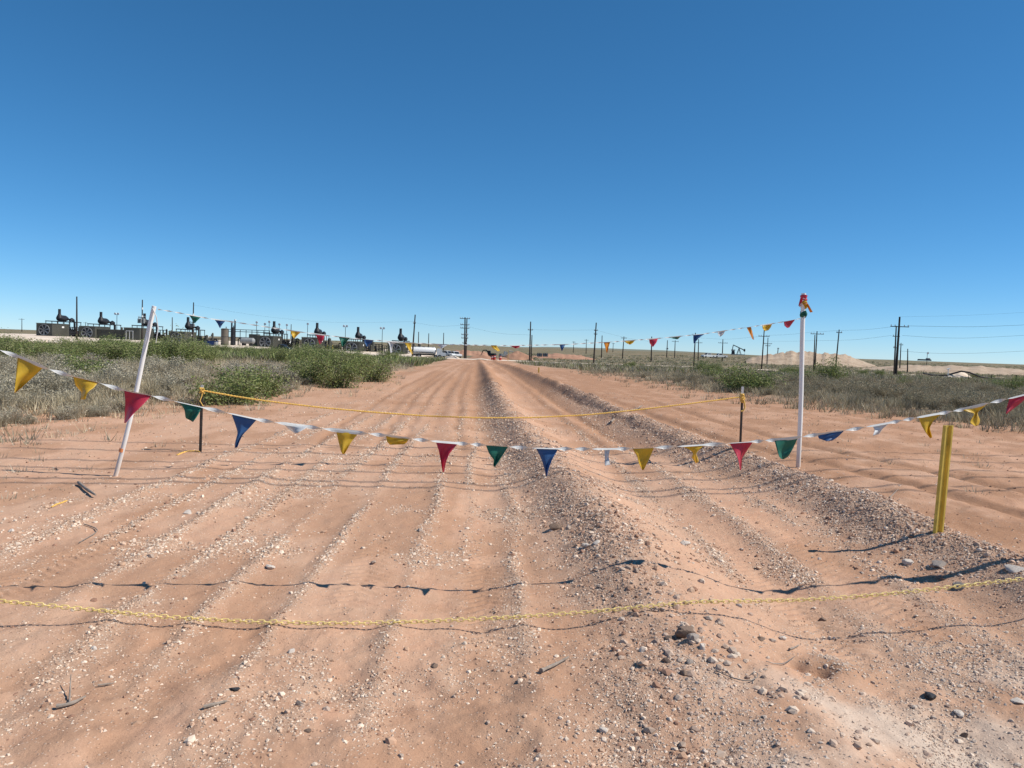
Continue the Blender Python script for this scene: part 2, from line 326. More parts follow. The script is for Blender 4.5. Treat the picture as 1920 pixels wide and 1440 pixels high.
# ------------------------------------------------------------------ ground sheet
def rows_y():
    y = list(np.arange(-9, 2.4, .3)); v = 2.4
    while v < 9000:
        y.append(v); v += .016 if v < 5.3 else (.00058*v*v if v < 90 else (4.5 if v < 320 else .05*v))
    return np.array(y)
ys = rows_y(); uc = np.arange(-.62, .6201, .0026); uo = .62+np.cumsum(np.geomspace(.003, .09, 45)); us = np.concatenate([-uo[::-1], uc, uo])
Y = np.repeat(ys[:, None], len(us), 1); X = us[None, :]*(np.maximum(Y, 2.4)+2.2); Z = H(X, Y)
nr, nc = X.shape; idx = np.arange(nr*nc).reshape(nr, nc)
me = mesh_np('ground', np.stack([X, Y, Z], -1).reshape(-1, 3), np.stack([idx[:-1, :-1], idx[:-1, 1:], idx[1:, 1:], idx[1:, :-1]], -1).reshape(-1, 4), True)
g_, v_ = masks(X, Y); b2 = X-B2x(Y); tr = np.zeros_like(X)
for c in (1.15, 2.45): tr += 1.6*gs(b2-.28*(16-np.clip(Y, 0, 16))*.35, c, .15)*sst(4, 7, Y)*(1-sst(50, 90, Y))*(.4+.6*vn(Y*1.4, X*0+c, 33))
tr += .55*sst(.3, .9, b2)*(1-v_)*(.25+1.0*sst(.38, .62, fbm(X*2.2, Y*1.4, 88, 6)))*(1-sst(60, 120, Y))
tr += .55*gs(X-B1x(Y), -.75, .3)*sst(9, 22, Y)*(.4+.8*vn(Y*.3, X, 34))+.55*gs(X-B2x(Y), -.95, .32)*sst(9, 22, Y)*(.4+.8*vn(Y*.3, X, 35))+.45*gs(X-B1x(Y), -1.75, .22)*sst(10, 22, Y)+.4*gs(X-B1x(Y), -3.1, .25)*sst(10, 22, Y)
for c in (-1.2, -2.25, -2.7, -3.7, 1.5, 2.0, 2.6): tr += .6*gs(X-B1x(Y)+.12*(vn(Y*.12, Y*0+c, 69)-.5), c, .1)*sst(10, 18, Y)*(.3+.9*vn(Y*.25, X*0+c*3, 36))
tr += .33*sst(11, 26, Y)*(1-v_)*(1-sst(195, 199, Y))
tr += .6*sst(.5, .62, fbm(X*1.1+3, Y*.7, 84, 6))*(1-v_)*(1-sst(18, 30, Y))*(1-g_)
tr += .5*gs(X+.045*Y, -.6, .16)*sst(20, 35, Y)+.35*gs(X+.045*Y, .9, .2)*sst(20, 35, Y)+.5*(np.exp(-((X-B1x(Y)+.3)/.5)**2)+np.exp(-((X-B2x(Y)+.35)/.6)**2))*sst(22, 45, Y)  # two far tracks, then shade painted along the windrows' left flanks
tr += .75*np.exp(-(np.hypot((X-1.95)/1.7, Y-4.42)/.17)**2)*(.5+.9*fbm(X*9, Y*9, 64))
tr += .55*sst(22, 45, Y)*(1-v_)*sst(.35, .62, fbm((X+.045*Y)*1.1, Y*.06, 83))*(1-sst(195, 199, Y))
pale = (1-sst(3.4, 5.4, Y))*sst(.75, 1.9, X+.25*(fbm(X*2, Y*2, 47)-.5)*4)*sst(.35, .6, fbm(X*1.6, Y*1.6, 49))
ca = me.color_attributes.new('zone', 'FLOAT_COLOR', 'POINT')
ca.data.foreach_set('color', np.stack([g_, v_, np.clip(tr, 0, 1), pale], -1).astype(np.float32).ravel())
tag(link('ground', me, M['ground']), kind='structure', label='red sandy ground graded into gravel windrows and wheel ruts')

def drape(name, poly_fn, nx, ny, lift, mat, label, kind='structure'):
    V = []; 
    for j in range(ny+1):
        for i in range(nx+1):
            x, y, e = poly_fn(i/nx, j/ny); V.append((x, y, Hs(x, y)+lift*e))
    k = np.arange((nx+1)*(ny+1)).reshape(ny+1, nx+1)
    me = mesh_np(name, V, np.stack([k[:-1, :-1], k[:-1, 1:], k[1:, 1:], k[1:, :-1]], -1).reshape(-1, 4), True)
    return tag(link(name, me, mat), label=label, kind=kind)
rn = lambda a, b, s: float(vn(np.array([a]), np.array([b]), s)[0])
def edge(v): return 1.0 if .001 < v < .999 else -.3
drape('caliche_road', lambda u, v: (-40+u*190, 200+v*7+1.5*rn(u*14, 0, 5)-u*8, edge(v)), 90, 4, .12, M['caliche'], 'pale caliche road crossing beyond the end of the dirt lane')
def padf(u, v):
    x = -185+u*160; y0 = 165+sst(-150, -90, x)*28+4*rn(u*30, 1, 6); return x, y0+v*(320-y0), edge(v) if 0 < u < 1 else -.3
drape('gravel_pad', padf, 80, 30, .35, M['caliche'], 'white caliche pad under the row of compressor units')
drape('caliche_path', lambda u, v: (70+u*70, 165+v*10-u*8+3*rn(u*12, 3, 8), edge(v)), 40, 3, .15, M['caliche'], 'pale caliche strip in the scrub at the right')
drape('bare_patch', lambda u, v: (-150+u*60+v*4, 130+v*40+4*rn(u*9, 3, 12)-v*4*rn(u*7, 9, 12), edge(v)), 30, 8, .06, M['bank'], 'bare pinkish dirt patch in front of the compressor pad')

# hills on the horizon and the spoil bank / mound
def ridge(name, prof, d0, d1, mat, label, n=80):
    V = []; rows = 7
    for j in range(rows):
        t = j/(rows-1); s = math.sin(t*math.pi)**.8
        for i in range(n+1):
            u = i/n; px, h = prof(u); y = d0+t*(d1-d0); x = at(px, 660, y)[0]
            V.append((x, y, Hs(x, y)-1.0+h*s*(.84+.2*rn(u*30, t*3, 14)+.14*rn(u*95, t*2, 20))))
    k = np.arange((n+1)*rows).reshape(rows, n+1)
    me = mesh_np(name, V, np.stack([k[:-1, :-1], k[:-1, 1:], k[1:, 1:], k[1:, :-1]], -1).reshape(-1, 4), True)
    return tag(link(name, me, mat), label=label, kind='structure')
ridge('hills', lambda u: (-700+u*3300, -2+9*float(sst(900, 1120, np.array(-700+u*3300))*(1-sst(1180, 1480, np.array(-700+u*3300))))+4*rn(u*25, 2, 15)), 2400, 3200, M['hill'], 'low dark green hills along the horizon', 200)
ridge('spoil_mound', lambda u: (1400+u*260, 1+5.0*(1-abs(2*u-.9)**2.2 if abs(2*u-.9) < 1 else 0)*(.9+.12*rn(u*9, 1, 16)+.10*rn(u*33, 2, 18))), 285, 335, M['bank'], 'bare tan dirt mound on the right skyline')
ridge('spoil_bank', lambda u: (1560+u*700, 3.1*min(1, u*5)*(.9+.2*rn(u*40, 1, 17))), 240, 285, M['bank'], 'long pale spoil bank along the right horizon', 140)
ridge('far_bank', lambda u: (975+u*160, .4+2.3*math.sin(u*math.pi)), 262, 300, M['reddirt'], 'low red dirt bank behind the end of the lane', 60)
ridge('far_bank', lambda u: (815+u*130, .4+2.4*math.sin(u*math.pi)), 270, 300, M['reddirt'], 'low red dirt bank behind the parked trucks', 60)

# ------------------------------------------------------------------ gravel (stuff)
def octa(seed):
    r = np.random.default_rng(seed); V = np.array([[1, 0, 0], [-1, 0, 0], [0, 1, 0], [0, -1, 0], [0, 0, 1], [0, 0, -1]], float)
    V *= r.uniform(.65, 1.25, (6, 1)); V += r.uniform(-.25, .25, (6, 3))
    return V, np.array([[0, 2, 4], [2, 1, 4], [1, 3, 4], [3, 0, 4], [2, 0, 5], [1, 2, 5], [3, 1, 5], [0, 3, 5]])
def icos(seed):
    r = np.random.default_rng(seed); t = (1+5**.5)/2
    V = np.array([[-1, t, 0], [1, t, 0], [-1, -t, 0], [1, -t, 0], [0, -1, t], [0, 1, t], [0, -1, -t], [0, 1, -t], [t, 0, -1], [t, 0, 1], [-t, 0, -1], [-t, 0, 1]])/1.9
    V *= r.uniform(.7, 1.2, (12, 1))
    return V, np.array([[0, 11, 5], [0, 5, 1], [0, 1, 7], [0, 7, 10], [0, 10, 11], [1, 5, 9], [5, 11, 4], [11, 10, 2], [10, 7, 6], [7, 1, 8], [3, 9, 4], [3, 4, 2], [3, 2, 6], [3, 6, 8], [3, 8, 9], [4, 9, 5], [2, 4, 11], [6, 2, 10], [8, 6, 7], [9, 8, 1]])
def scatter(bases, P, R, tint):
    """merge randomly turned copies of base stones at P with radius R; returns V,F,face tint"""
    Vs = []; Fs = []; T = []; off = 0; which = RNG.integers(0, len(bases), len(P))
    for k, (bv, bf) in enumerate(bases):
        s = np.where(which == k)[0]; n = len(s)
        if not n: continue
        a = RNG.uniform(0, 2*np.pi, n); ca, sa = np.cos(a), np.sin(a); sx = R[s]*RNG.uniform(.8, 1.35, n); sy = R[s]*RNG.uniform(.7, 1.1, n); sz = R[s]*RNG.uniform(.5, .9, n)
        v = np.repeat(bv[None], n, 0); x = v[..., 0]*sx[:, None]; y = v[..., 1]*sy[:, None]; z = v[..., 2]*sz[:, None]
        v = np.stack([x*ca[:, None]-y*sa[:, None]+P[s, 0:1], x*sa[:, None]+y*ca[:, None]+P[s, 1:2], z+P[s, 2:3]], -1)
        Vs.append(v.reshape(-1, 3)); Fs.append((bf[None]+(off+np.arange(n)*len(bv))[:, None, None]).reshape(-1, 3)); off += n*len(bv); T.append(np.repeat(tint[s], len(bf), 0))
    return np.concatenate(Vs), np.concatenate(Fs), np.concatenate(T)
def tint_attr(me, T):
    a = me.attributes.new('tint', 'FLOAT_COLOR', 'FACE'); a.data.foreach_set('color', np.concatenate([T, np.ones((len(T), 1))], 1).astype(np.float32).ravel())
def stone_cols(x, y):
    n = len(x); pal = np.array([[.74, .60, .47], [.60, .42, .30], [.33, .19, .13], [.44, .34, .27], [.50, .32, .215]]); berm = np.clip(np.exp(-((x-B1x(y)+.1)/.5)**2)+np.exp(-((x-B2x(y)+.1)/.6)**2), 0, 1)
    p = RNG.random(n); w = np.stack([.36-.2*berm, .66-.26*berm, .74-.06*berm, .82+.06*berm], 0); pal2 = np.array([[.74, .60, .48], [.57, .405, .30], [.36, .215, .15], [.48, .365, .285], [.50, .325, .225]]); k = np.where(p < w[0], 0, np.where(p < w[1], 1, np.where(p < w[2], 2, np.where(p < w[3], 3, 4))))
    c = (pal[k]*(1-berm[:, None])+pal2[k]*berm[:, None])*RNG.uniform(.8, 1.12, (n, 1)); pl = ((x > .9) & (y < 5.2))[:, None]; return np.where(pl, c*.6+np.array([.58, .49, .41])*.4, c)
def gravel(n, y0, y1, r0, r1, power, bases):
    P = []; tot = 0
    while tot < n:
        k = 200000; y = RNG.uniform(y0, y1, k); x = RNG.uniform(-1, 1, k)*(.78*y+1.2)
        keep = RNG.random(k) < (np.clip(.03+masks(x, y)[0], 0, 1)**power)*(x > -9)*(x < 8.5)
        P.append(np.stack([x[keep], y[keep]], -1)); tot += keep.sum()
    P = np.concatenate(P)[:n]; R = r0*(r1/r0)**(RNG.random(n)**2.2)
    z = H(P[:, 0], P[:, 1])+R*.08
    return np.column_stack([P, z]), R, stone_cols(P[:, 0], P[:, 1]), bases
OC = [octa(k) for k in range(8)]; IC = [icos(k) for k in range(8)]
parts = [gravel(80000, 2.2, 6, .003, .0105, 1.7, OC), gravel(4600, 2.2, 6.5, .008, .018, 1.7, IC), gravel(62000, 6, 12, .0055, .016, 1.5, OC),
         gravel(2400, 6, 13, .013, .03, 1.4, IC), gravel(26000, 12, 32, .009, .028, 1.4, OC), gravel(160, 2.3, 9, .018, .03, .9, IC)]
n = 900; cy = 2.6+5.5*RNG.random(n)**1.2; cx = B1x(cy)+RNG.normal(.05, .26, n); ok_ = fbm(cx*2.4, cy*1.6, 57) > .46; cx, cy = cx[ok_], cy[ok_]; cr = .011*(3.2**(RNG.random(len(cx))**2.4))
parts.append((np.column_stack([cx, cy, H(cx, cy)+cr*.12]), cr, stone_cols(cx, cy)*np.array([.9, .88, .86]), IC))
n = 500; cy = 6.0+8*RNG.random(n); cx = B2x(cy)+RNG.normal(-.05, .3, n); cr = .014*(2.6**(RNG.random(n)**2.4))
parts.append((np.column_stack([cx, cy, H(cx, cy)+cr*.12]), cr, stone_cols(cx, cy), IC))
n = 2200; cx = RNG.uniform(4.6, 15, n); cy = RNG.uniform(6.5, 24, n); ok_ = (cx > B2x(cy)+.8) & (cx < Redge(cy)); cx, cy = cx[ok_], cy[ok_]; cr = .005*(4.5**(RNG.random(len(cx))**2.5))
parts.append((np.column_stack([cx, cy, H(cx, cy)+cr*.2]), cr, np.array([[.33, .19, .125]])*RNG.uniform(.6, 1.3, (len(cx), 1)), OC))
n = 1500; cx = RNG.uniform(-11, -4.3, n); cy = RNG.uniform(5.5, 22, n); ok_ = cx > Ledge(cy); cx, cy = cx[ok_], cy[ok_]; cr = .007*(3**(RNG.random(len(cx))**2))
parts.append((np.column_stack([cx, cy, H(cx, cy)+cr*.2]), cr, np.where(RNG.random((len(cx), 1)) < .35, np.array([[.72, .6, .48]]), np.array([[.36, .21, .14]]))*RNG.uniform(.6, 1.2, (len(cx), 1)), OC))
Vs, Fs, Ts = [], [], []; off = 0
for P, R, T, bs in parts:
    v, f, t = scatter(bs, P, R, T); Vs.append(v); Fs.append(f+off); off += len(v); Ts.append(t)
me = mesh_np('gravel', np.concatenate(Vs), np.concatenate(Fs)); tint_attr(me, np.concatenate(Ts))
tag(link('gravel', me, M['stone']), kind='stuff', label='loose caliche gravel and pebbles strewn along the windrows', cat='gravel')

# ------------------------------------------------------------------ vegetation
def blades(n, rad, hmin, hmax, wid, lean, cols, base=None, segs=2, up=1.0):
    """n blades springing from a disc; returns V,F,T"""
    a = RNG.uniform(0, 2*np.pi, n); r = rad*np.sqrt(RNG.random(n)); bx, by = r*np.cos(a), r*np.sin(a)
    h = RNG.uniform(hmin, hmax, n); da = a+RNG.normal(0, .7, n); ln = lean*RNG.uniform(.2, 1.2, n)*h
    px, py = -np.sin(da+RNG.uniform(-1, 1, n)), np.cos(da+RNG.uniform(-1, 1, n)); V = []
    for t in np.linspace(0, 1, segs+1):
        w = wid*(1-t*.85)*RNG.uniform(.7, 1.3, n); q = np.stack([bx+np.cos(da)*ln*t**1.7, by+np.sin(da)*ln*t**1.7, h*up*(t-.25*t*t*lean)], -1); d = np.stack([px*w, py*w, 0*w], -1)*.5
        V += [q-d, q+d]
    V = np.stack(V, 1); F = []
    for k in range(segs): F.append([2*k, 2*k+1, 2*k+3, 2*k+2])
    F = (np.array(F)[None]+(np.arange(n)*(2*segs+2))[:, None, None]).reshape(-1, 4)
    cols = np.array(cols); T = cols[RNG.integers(0, len(cols), n)]*RNG.uniform(.7, 1.25, (n, 1))
    return V.reshape(-1, 3), F, np.repeat(T, segs, 0)
def leaves(C, n, spread, size, cols, asp=2.2):
    """n leaf quads round cluster centres C"""
    k = RNG.integers(0, len(C), n); p = C[k]+RNG.normal(0, 1, (n, 3))*spread
    d = RNG.normal(0, 1, (n, 3)); d[:, 2] *= .7; d /= np.linalg.norm(d, axis=1)[:, None]; e = np.cross(d, RNG.normal(0, 1, (n, 3))); e /= np.linalg.norm(e, axis=1)[:, None]
    s = size*RNG.uniform(.6, 1.4, (n, 1)); V = np.stack([p-d*s-e*0, p+e*s/asp, p+d*s, p-e*s/asp], 1)
    V[..., 2] = np.maximum(V[..., 2], .03)
    F = np.arange(4*n).reshape(n, 4); cols = np.array(cols); cc = cols[RNG.integers(0, len(cols), len(C))][k]*RNG.uniform(.75, 1.25, (n, 1)); return V.reshape(-1, 3), F, cc
def join(parts):
    V = []; F = []; T = []; off = 0
    for v, f, t in parts: V.append(v); F.append(f+off); T.append(t); off += len(v)
    return np.concatenate(V), np.concatenate(F), np.concatenate(T)
GREENS = [(.21, .25, .085), (.155, .205, .07), (.25, .28, .11), (.28, .28, .145)]
GREYS = [(.44, .40, .30), (.36, .325, .24), (.48, .43, .33), (.29, .265, .19)]
DRYS = [(.56, .48, .32), (.48, .40, .26), (.62, .54, .38), (.38, .33, .22)]
OLIVE = [(.30, .265, .175), (.25, .225, .145), (.36, .295, .205)]
def mesq_mesh(seed, hgt, wid, nl):
    global RNG
    RNG = np.random.default_rng(seed); mb = MB(); C = []
    for k in range(15):
        a = RNG.uniform(0, 2*np.pi); r = wid*.5*RNG.uniform(.35, 1.05); h = hgt*RNG.uniform(.45, 1.0)*(1-.35*(r/(wid*.5))**2); p0 = np.array([.15*math.cos(a), .15*math.sin(a), -.1]); p2 = np.array([r*math.cos(a), r*math.sin(a), h])
        p1 = p0*.5+p2*.5+np.array([0, 0, .18*h]); pts = [p0*(1-t)**2+2*p1*t*(1-t)+p2*t*t for t in np.linspace(0, 1, 6)]
        mb.tube(pts, list(np.linspace(.022, .006, 6)), 4)
        for q in pts[2:]:
            for _ in range(3): C.append(q+RNG.normal(0, .13*wid/2, 3)*np.array([1, 1, .8]))
        for q in pts[1:4]: C.append(q+RNG.normal(0, .2, 3)*np.array([1, 1, .3])-np.array([0, 0, .15*hgt]))
    C = np.array(C); C[:, 2] = np.maximum(C[:, 2], .12); keep = RNG.random(len(C)) < .8; C = C[keep]
    V, F, T = leaves(C, nl, np.array([.14, .14, .11])*wid/2.2, .045, GREENS, 2.6)
    me = mesh_np('foliage', V, F); tint_attr(me, T); st = mb.build('stems', M['stem']); sm = st.data; bpy.data.objects.remove(st); return me, sm
def sage_mesh(seed, hgt, wid, cols, nb=420, mixc=None, twig=True):
    global RNG
    RNG = np.random.default_rng(seed); ps = [blades(nb, wid*.28, hgt*.45, hgt, .014, .75, cols)]
    n = 26; C = np.stack([RNG.normal(0, wid*.24, n), RNG.normal(0, wid*.24, n), RNG.uniform(.25, .85, n)*hgt], -1); ps.append(leaves(C, nb*2, np.array([.08, .08, .08])*wid, .028, mixc or cols, 2.4))
    V, F, T = join(ps); me = mesh_np('shrub', V, F); tint_attr(me, T); return me
def grass_mesh(seed, hgt, nb=160):
    global RNG
    RNG = np.random.default_rng(seed); V, F, T = blades(nb, .10, hgt*.5, hgt, .011, .55, DRYS); me = mesh_np('tuft', V, F); tint_attr(me, T); return me
MESQ = [mesq_mesh(201+k, h, w, n) for k, (h, w, n) in enumerate([(1.45, 2.6, 6500), (1.2, 2.2, 5200), (1.7, 2.9, 7200), (1.0, 1.9, 4200), (1.35, 2.4, 5600)])]
SAGE = [sage_mesh(301+k, h, w, GREYS+[DRYS[3]], 420, GREYS) for k, (h, w) in enumerate([(.55, .8), (.7, 1.0), (.45, .7), (.62, 1.15), (.8, 1.0)])]
SCRB = [sage_mesh(341+k, h, w, [tuple(q*.72 for q in g) for g in GREYS]+OLIVE, 380, OLIVE+[GREYS[3]]) for k, (h, w) in enumerate([(.6, .9), (.75, 1.1), (.5, .8), (.85, 1.25), (.65, 1.0)])]
TUFT = [grass_mesh(361+k, h) for k, h in enumerate([.5, .65, .42])]
for me in SAGE+SCRB+TUFT: me.materials.append(M['grass'])
for fm, sm in MESQ: fm.materials.append(M['leaf'])
RNG = np.random.default_rng(77)
def mesquite(x, y, k, sc, label, group=None):
    t = thing('mesquite_bush', label, 'bush', (x, y, Hs(x, y)-.04), RNG.uniform(0, 6.28), group); t.scale = (sc*RNG.uniform(.9, 1.15), sc*RNG.uniform(.9, 1.15), sc)
    link('foliage', MESQ[k][0], None, t); link('stems', MESQ[k][1], None, t); return t
def single(name, meshes, x, y, sc, label, cat, group=None):
    o = link(name, meshes[RNG.integers(0, len(meshes))], None, None, (x, y, Hs(x, y)-.03), RNG.uniform(0, 6.28)); o.scale = (sc*RNG.uniform(.85, 1.2), sc*RNG.uniform(.85, 1.2), sc*RNG.uniform(.85, 1.15)); return tag(o, label, cat, group)
def pxat(px, d): return at(px, 660, d)[0]
# named bushes first
for px, d, k, sc, lab in [(640, 29.5, 2, .92, 'tall bright green mesquite bush nearest the lane, left of its far stretch'), (578, 30, 0, .85, 'green mesquite bush joined to the left of the tall one beside the lane'),
        (700, 35, 4, .95, 'green mesquite bush behind and right of the tall one, reaching to the lane edge'), (440, 20.5, 1, .85, 'green mesquite bush right behind the left steel post and its yellow rope'),
        (478, 24, 3, 1.0, 'smaller green mesquite bush behind the one at the left steel post'), (1405, 37, 3, 1.35, 'lone round green bush in the grey scrub behind the right steel post'),
        (160, 27, 3, 1.0, 'loose green bush with bare stems under the first yellow pennants'), (1550, 62, 1, 1.5, 'low wide green bush just right of the straight white pole'),
        (1318, 88, 1, 1.3, 'green bush in the scrub below the pumpjack')]:
    mesquite(pxat(px, d), d, k, sc, lab)
G1 = 'green mesquite bushes in the left scrub'; n = 0
while n < 80:
    d = 26+95*RNG.random()**1.3; px = RNG.uniform(-60, 790); x = pxat(px, d)
    if x > Ledge(d)-2.2 or (px < 190 and d > 78) or (d < 34 and 30 < px < 520 and RNG.random() < .7) or fbm(np.array([x*.06]), np.array([d*.06]), 44)[0] < .38: continue
    mesquite(x, d, RNG.integers(0, 5), RNG.uniform(.75, 1.2), 'green mesquite bush among the belt of bushes in front of the compressor units', G1); n += 1
G2 = 'dark green bushes in the right scrub'; n = 0
while n < 34:
    d = 45+150*RNG.random(); px = RNG.uniform(1090, 2000); x = pxat(px, d)
    if x < Redge(d)+4: continue
    mesquite(x, d, RNG.integers(0, 5), RNG.uniform(.5, .95), 'small dull green bush scattered in the grey scrub on the right', G2); n += 1
G3 = 'grey sagebrush clumps left of the lane'; n = 0
while n < 150:
    d = 13.5+24*RNG.random()**1.2; px = RNG.uniform(-80, 760); x = pxat(px, d)
    if x > Ledge(d)+.5-.6*RNG.random(): continue
    single('sagebrush', SAGE, x, d, RNG.uniform(.65, 1.15)*(.5+.5*min(1, (Ledge(d)+.5-x)/2.5)), 'grey leafless sagebrush clump in the scrub left of the lane', 'shrub', G3); n += 1
G4 = 'grey brush clumps right of the lane'; n = 0
while n < 210:
    d = 19+36*RNG.random()**1.15; px = RNG.uniform(1040, 2000); x = pxat(px, d)
    e_ = x-Redge(d)
    if e_ < -2.2 or (e_ < 2.5 and RNG.random() < .55-.2*e_): continue
    single('brush_clump', SCRB, x, d, RNG.uniform(.6, 1.15)*(.42+.58*float(np.clip((e_+1)/5, 0, 1))), 'grey olive brush clump in the scrub right of the sandy strip', 'shrub', G4); n += 1
n = 0
G5 = 'pale bunch grass along the left scrub edge'
while n < 130:
    d = 13+22*RNG.random(); px = RNG.uniform(-60, 700); x = pxat(px, d)
    if x > Ledge(d)+.2: continue
    single('grass_tuft', TUFT, x, d, RNG.uniform(.7, 1.3), 'pale dry bunch grass tuft at the edge of the left scrub', 'grass tuft', G5); n += 1
def cover(name, n, d0, d1, pxr, ok, kinds, label, scl=(.6, 1.1), pw=1.3):
    ps = []; protos = []
    for hgt, rad, nb, wid, cols in kinds:
        for _ in range(5): protos.append(blades(nb, rad, hgt*.4, hgt, wid, .7, cols, segs=1))
    P = []
    while len(P) < n:
        d = d0+(d1-d0)*RNG.random()**pw; px = RNG.uniform(*pxr); x = pxat(px, d)
        if ok(x, d): P.append((x, d))
    P = np.array(P); Z = H(P[:, 0], P[:, 1]); which = RNG.integers(0, len(protos), n)
    for k, (v, f, t) in enumerate(protos):
        s = np.where(which == k)[0]; q = len(s)
        if not q: continue
        a = RNG.uniform(0, 6.28, q); sc = RNG.uniform(*scl, q); ca, sa = (np.cos(a)*sc)[:, None], (np.sin(a)*sc)[:, None]
        V = np.stack([v[None, :, 0]*ca-v[None, :, 1]*sa+P[s, 0:1], v[None, :, 0]*sa+v[None, :, 1]*ca+P[s, 1:2], v[None, :, 2]*sc[:, None]+Z[s][:, None]-.03], -1)
        ps.append((V.reshape(-1, 3), (f[None]+(np.arange(q)*len(v))[:, None, None]).reshape(-1, 4), (t[None]*RNG.uniform(.75, 1.2, (q, 1, 1))).reshape(-1, 3)))
    V, F, T = join(ps); me = mesh_np(name, V, F); tint_attr(me, T); return tag(link(name, me, M['grass']), kind='stuff', label=label, cat='ground cover')
okL = lambda x, d: x < Ledge(d)+.3-1.2*rn(x*.8, d*.8, 71) and rn(x*.5+40, d*.5, 72) > .3
okR = lambda x, d: x > Redge(d)-1.5+3.5*rn(x*.7, d*.7, 73)*RNG.random()**.5 and rn(x*.4+40, d*.4, 74) > .4
cover('dry_grass', 5200, 13, 60, (-120, 800), okL, [(.6, .12, 18, .016, DRYS), (.45, .12, 16, .016, DRYS), (.4, .2, 18, .02, GREYS), (.3, .16, 14, .02, GREYS+OLIVE)], 'mixed dry grass and grey twigs covering the ground left of the lane')
cover('low_scrub', 6500, 19, 75, (1020, 2060), okR, [(.42, .22, 18, .022, [tuple(q*.75 for q in g) for g in GREYS]), (.5, .2, 18, .024, OLIVE+GREYS[3:]), (.5, .12, 16, .018, DRYS), (.4, .12, 14, .018, DRYS), (.5, .25, 20, .028, GREYS[3:]+OLIVE)], 'grey olive low scrub covering the flat right of the sandy strip')
cover('distant_scrub', 6500, 60, 196, (-100, 870), lambda x, d: x < Ledge(d)-1 and not (x/d < -.54 and d > 80), [(1.0, .7, 20, .12, GREENS), (.8, .6, 16, .1, OLIVE+GREYS), (.7, .5, 14, .08, DRYS[:1]+GREYS)], 'distant scrub between the bushes and the compressor pad')
cover('distant_scrub', 9000, 70, 420, (960, 2100), lambda x, d: x > Redge(min(d, 199))+1 and not (195-x/20 < d < 211-x/20) and rn(x*.1, d*.1, 79) > .2, [(.8, .6, 18, .1, OLIVE+GREYS), (.9, .6, 18, .12, OLIVE+GREENS[:2]), (.6, .5, 14, .09, GREYS)], 'distant grey olive scrub out to the right horizon', pw=1.5)
cover('weeds', 620, 19, 70, (1000, 1960), lambda x, d: Redge(d)-4.5*RNG.random()**1.6 < x < Redge(d)+1, [(.30, .16, 16, .02, [tuple(q*.8 for q in g) for g in GREYS]), (.22, .12, 14, .018, DRYS), (.35, .2, 20, .024, OLIVE)], 'stray weeds and dry tufts on the sand in front of the right scrub', scl=(.5, 1.2))
cover('weeds', 300, 12, 45, (-80, 760), lambda x, d: Ledge(d)-1 < x < Ledge(d)+3.0*RNG.random()**1.8, [(.28, .14, 16, .018, GREYS), (.25, .1, 14, .016, DRYS)], 'stray weeds and dry tufts on the sand in front of the left scrub', scl=(.5, 1.2))
cover('weeds', 260, 8, 40, (-100, 1900), lambda x, d: Ledge(d)-.5 < x < Redge(d)+1 and (x < -5 or x > 5.8) and RNG.random() < .8, [(.10, .07, 12, .012, OLIVE+GREYS), (.16, .1, 14, .012, GREYS)], 'small dry weeds poking out of the bare sand')

# ------------------------------------------------------------------ things far away: poles, plant, vehicles
def zat(px, py, d): return at(px, py, d)
def pole(name, top, base, d, label, rpx=None, arms=(), extra=(), group=None, r=.16, bands=()):
    """a pole whose top and foot are measured; arms = (share of height from foot, half length, yaw)"""
    a, b = at(*base, d), at(*top, d); z0 = min(Hs(b[0], d), Hs(a[0], d)); b = b-np.array([a[0], a[1], z0]); h = b[2]
    t = thing(name, label, 'utility pole', (a[0], a[1], z0-.3), 0, group); lean = b[0]
    mb = MB(); mb.tube([(0, 0, 0), (lean*.5, 0, h*.5+.3), (lean, 0, h+.3)], [r*1.25, r*1.05, r*.8], 8); mb.build('shaft', M['pole'], t, smooth=True)
    for f, hl, yaw in arms:
        zc = f*h+.3; xc = lean*f; mb = MB(); mb.box((xc, -r-.06, zc), (2*hl, .12, .15), 0)
        c = mb.build('crossarm', M['arm'], t)
        for q in ((-.92, -.5, .5, .92) if hl > .8 else (-.8, .8)):
            i = MB(); i.tube([(xc+q*hl, -r-.06, zc+.075), (xc+q*hl, -r-.06, zc+.2), (xc+q*hl, -r-.06, zc+.36)], [.03, .09, .07], 7); i.build('insulator', M['insul'], c)
    for f, kind in extra:
        zc = f*h+.3; xc = lean*f
        if kind == 'cans':
            for k in (-1, 0, 1):
                m2 = MB(); m2.tube([(xc+k*.62, -r-.45*(1-abs(k)*.3), zc-.55), (xc+k*.62, -r-.45*(1-abs(k)*.3), zc+.5), (xc+k*.62, -r-.45*(1-abs(k)*.3), zc+.62)], [.3, .3, .22], 12); m2.tube([(xc+k*.62, -r-.4, zc+.6), (xc+k*.62, -r-.4, zc+.95)], [.06, .04], 6); m2.build('transformer', M['grey'], t)
        else:
            m2 = MB(); m2.box((xc+.28, -r, zc), (.4, .4, .7), bev=.06); m2.build('junction_box', M['grey'], t)
    for f in bands:
        m2 = MB(); m2.tube([(lean*f, 0, f*h+.05), (lean*f, 0, f*h+.6)], [r*1.15, r*1.15], 10); m2.build('white_band', M['whitepaint'], t)
    return t
pole('utility_pole', (144, 556), (144, 639), 193, 'bare dark pole between the first and second compressor units from the left', r=.19)
pole('utility_pole', (267, 562), (266, 644), 196, 'pole with grey transformer cans left of the leaning white pole', extra=[(.52, 'cans')], bands=(.62, .8), arms=[(.6, .9, 0)])
pole('utility_pole', (363, 567), (361, 647), 198, 'white banded pole right behind the first green pennant of the upper string', arms=[(.55, .8, 0)], bands=(.72,), extra=[(.48, 'box')])
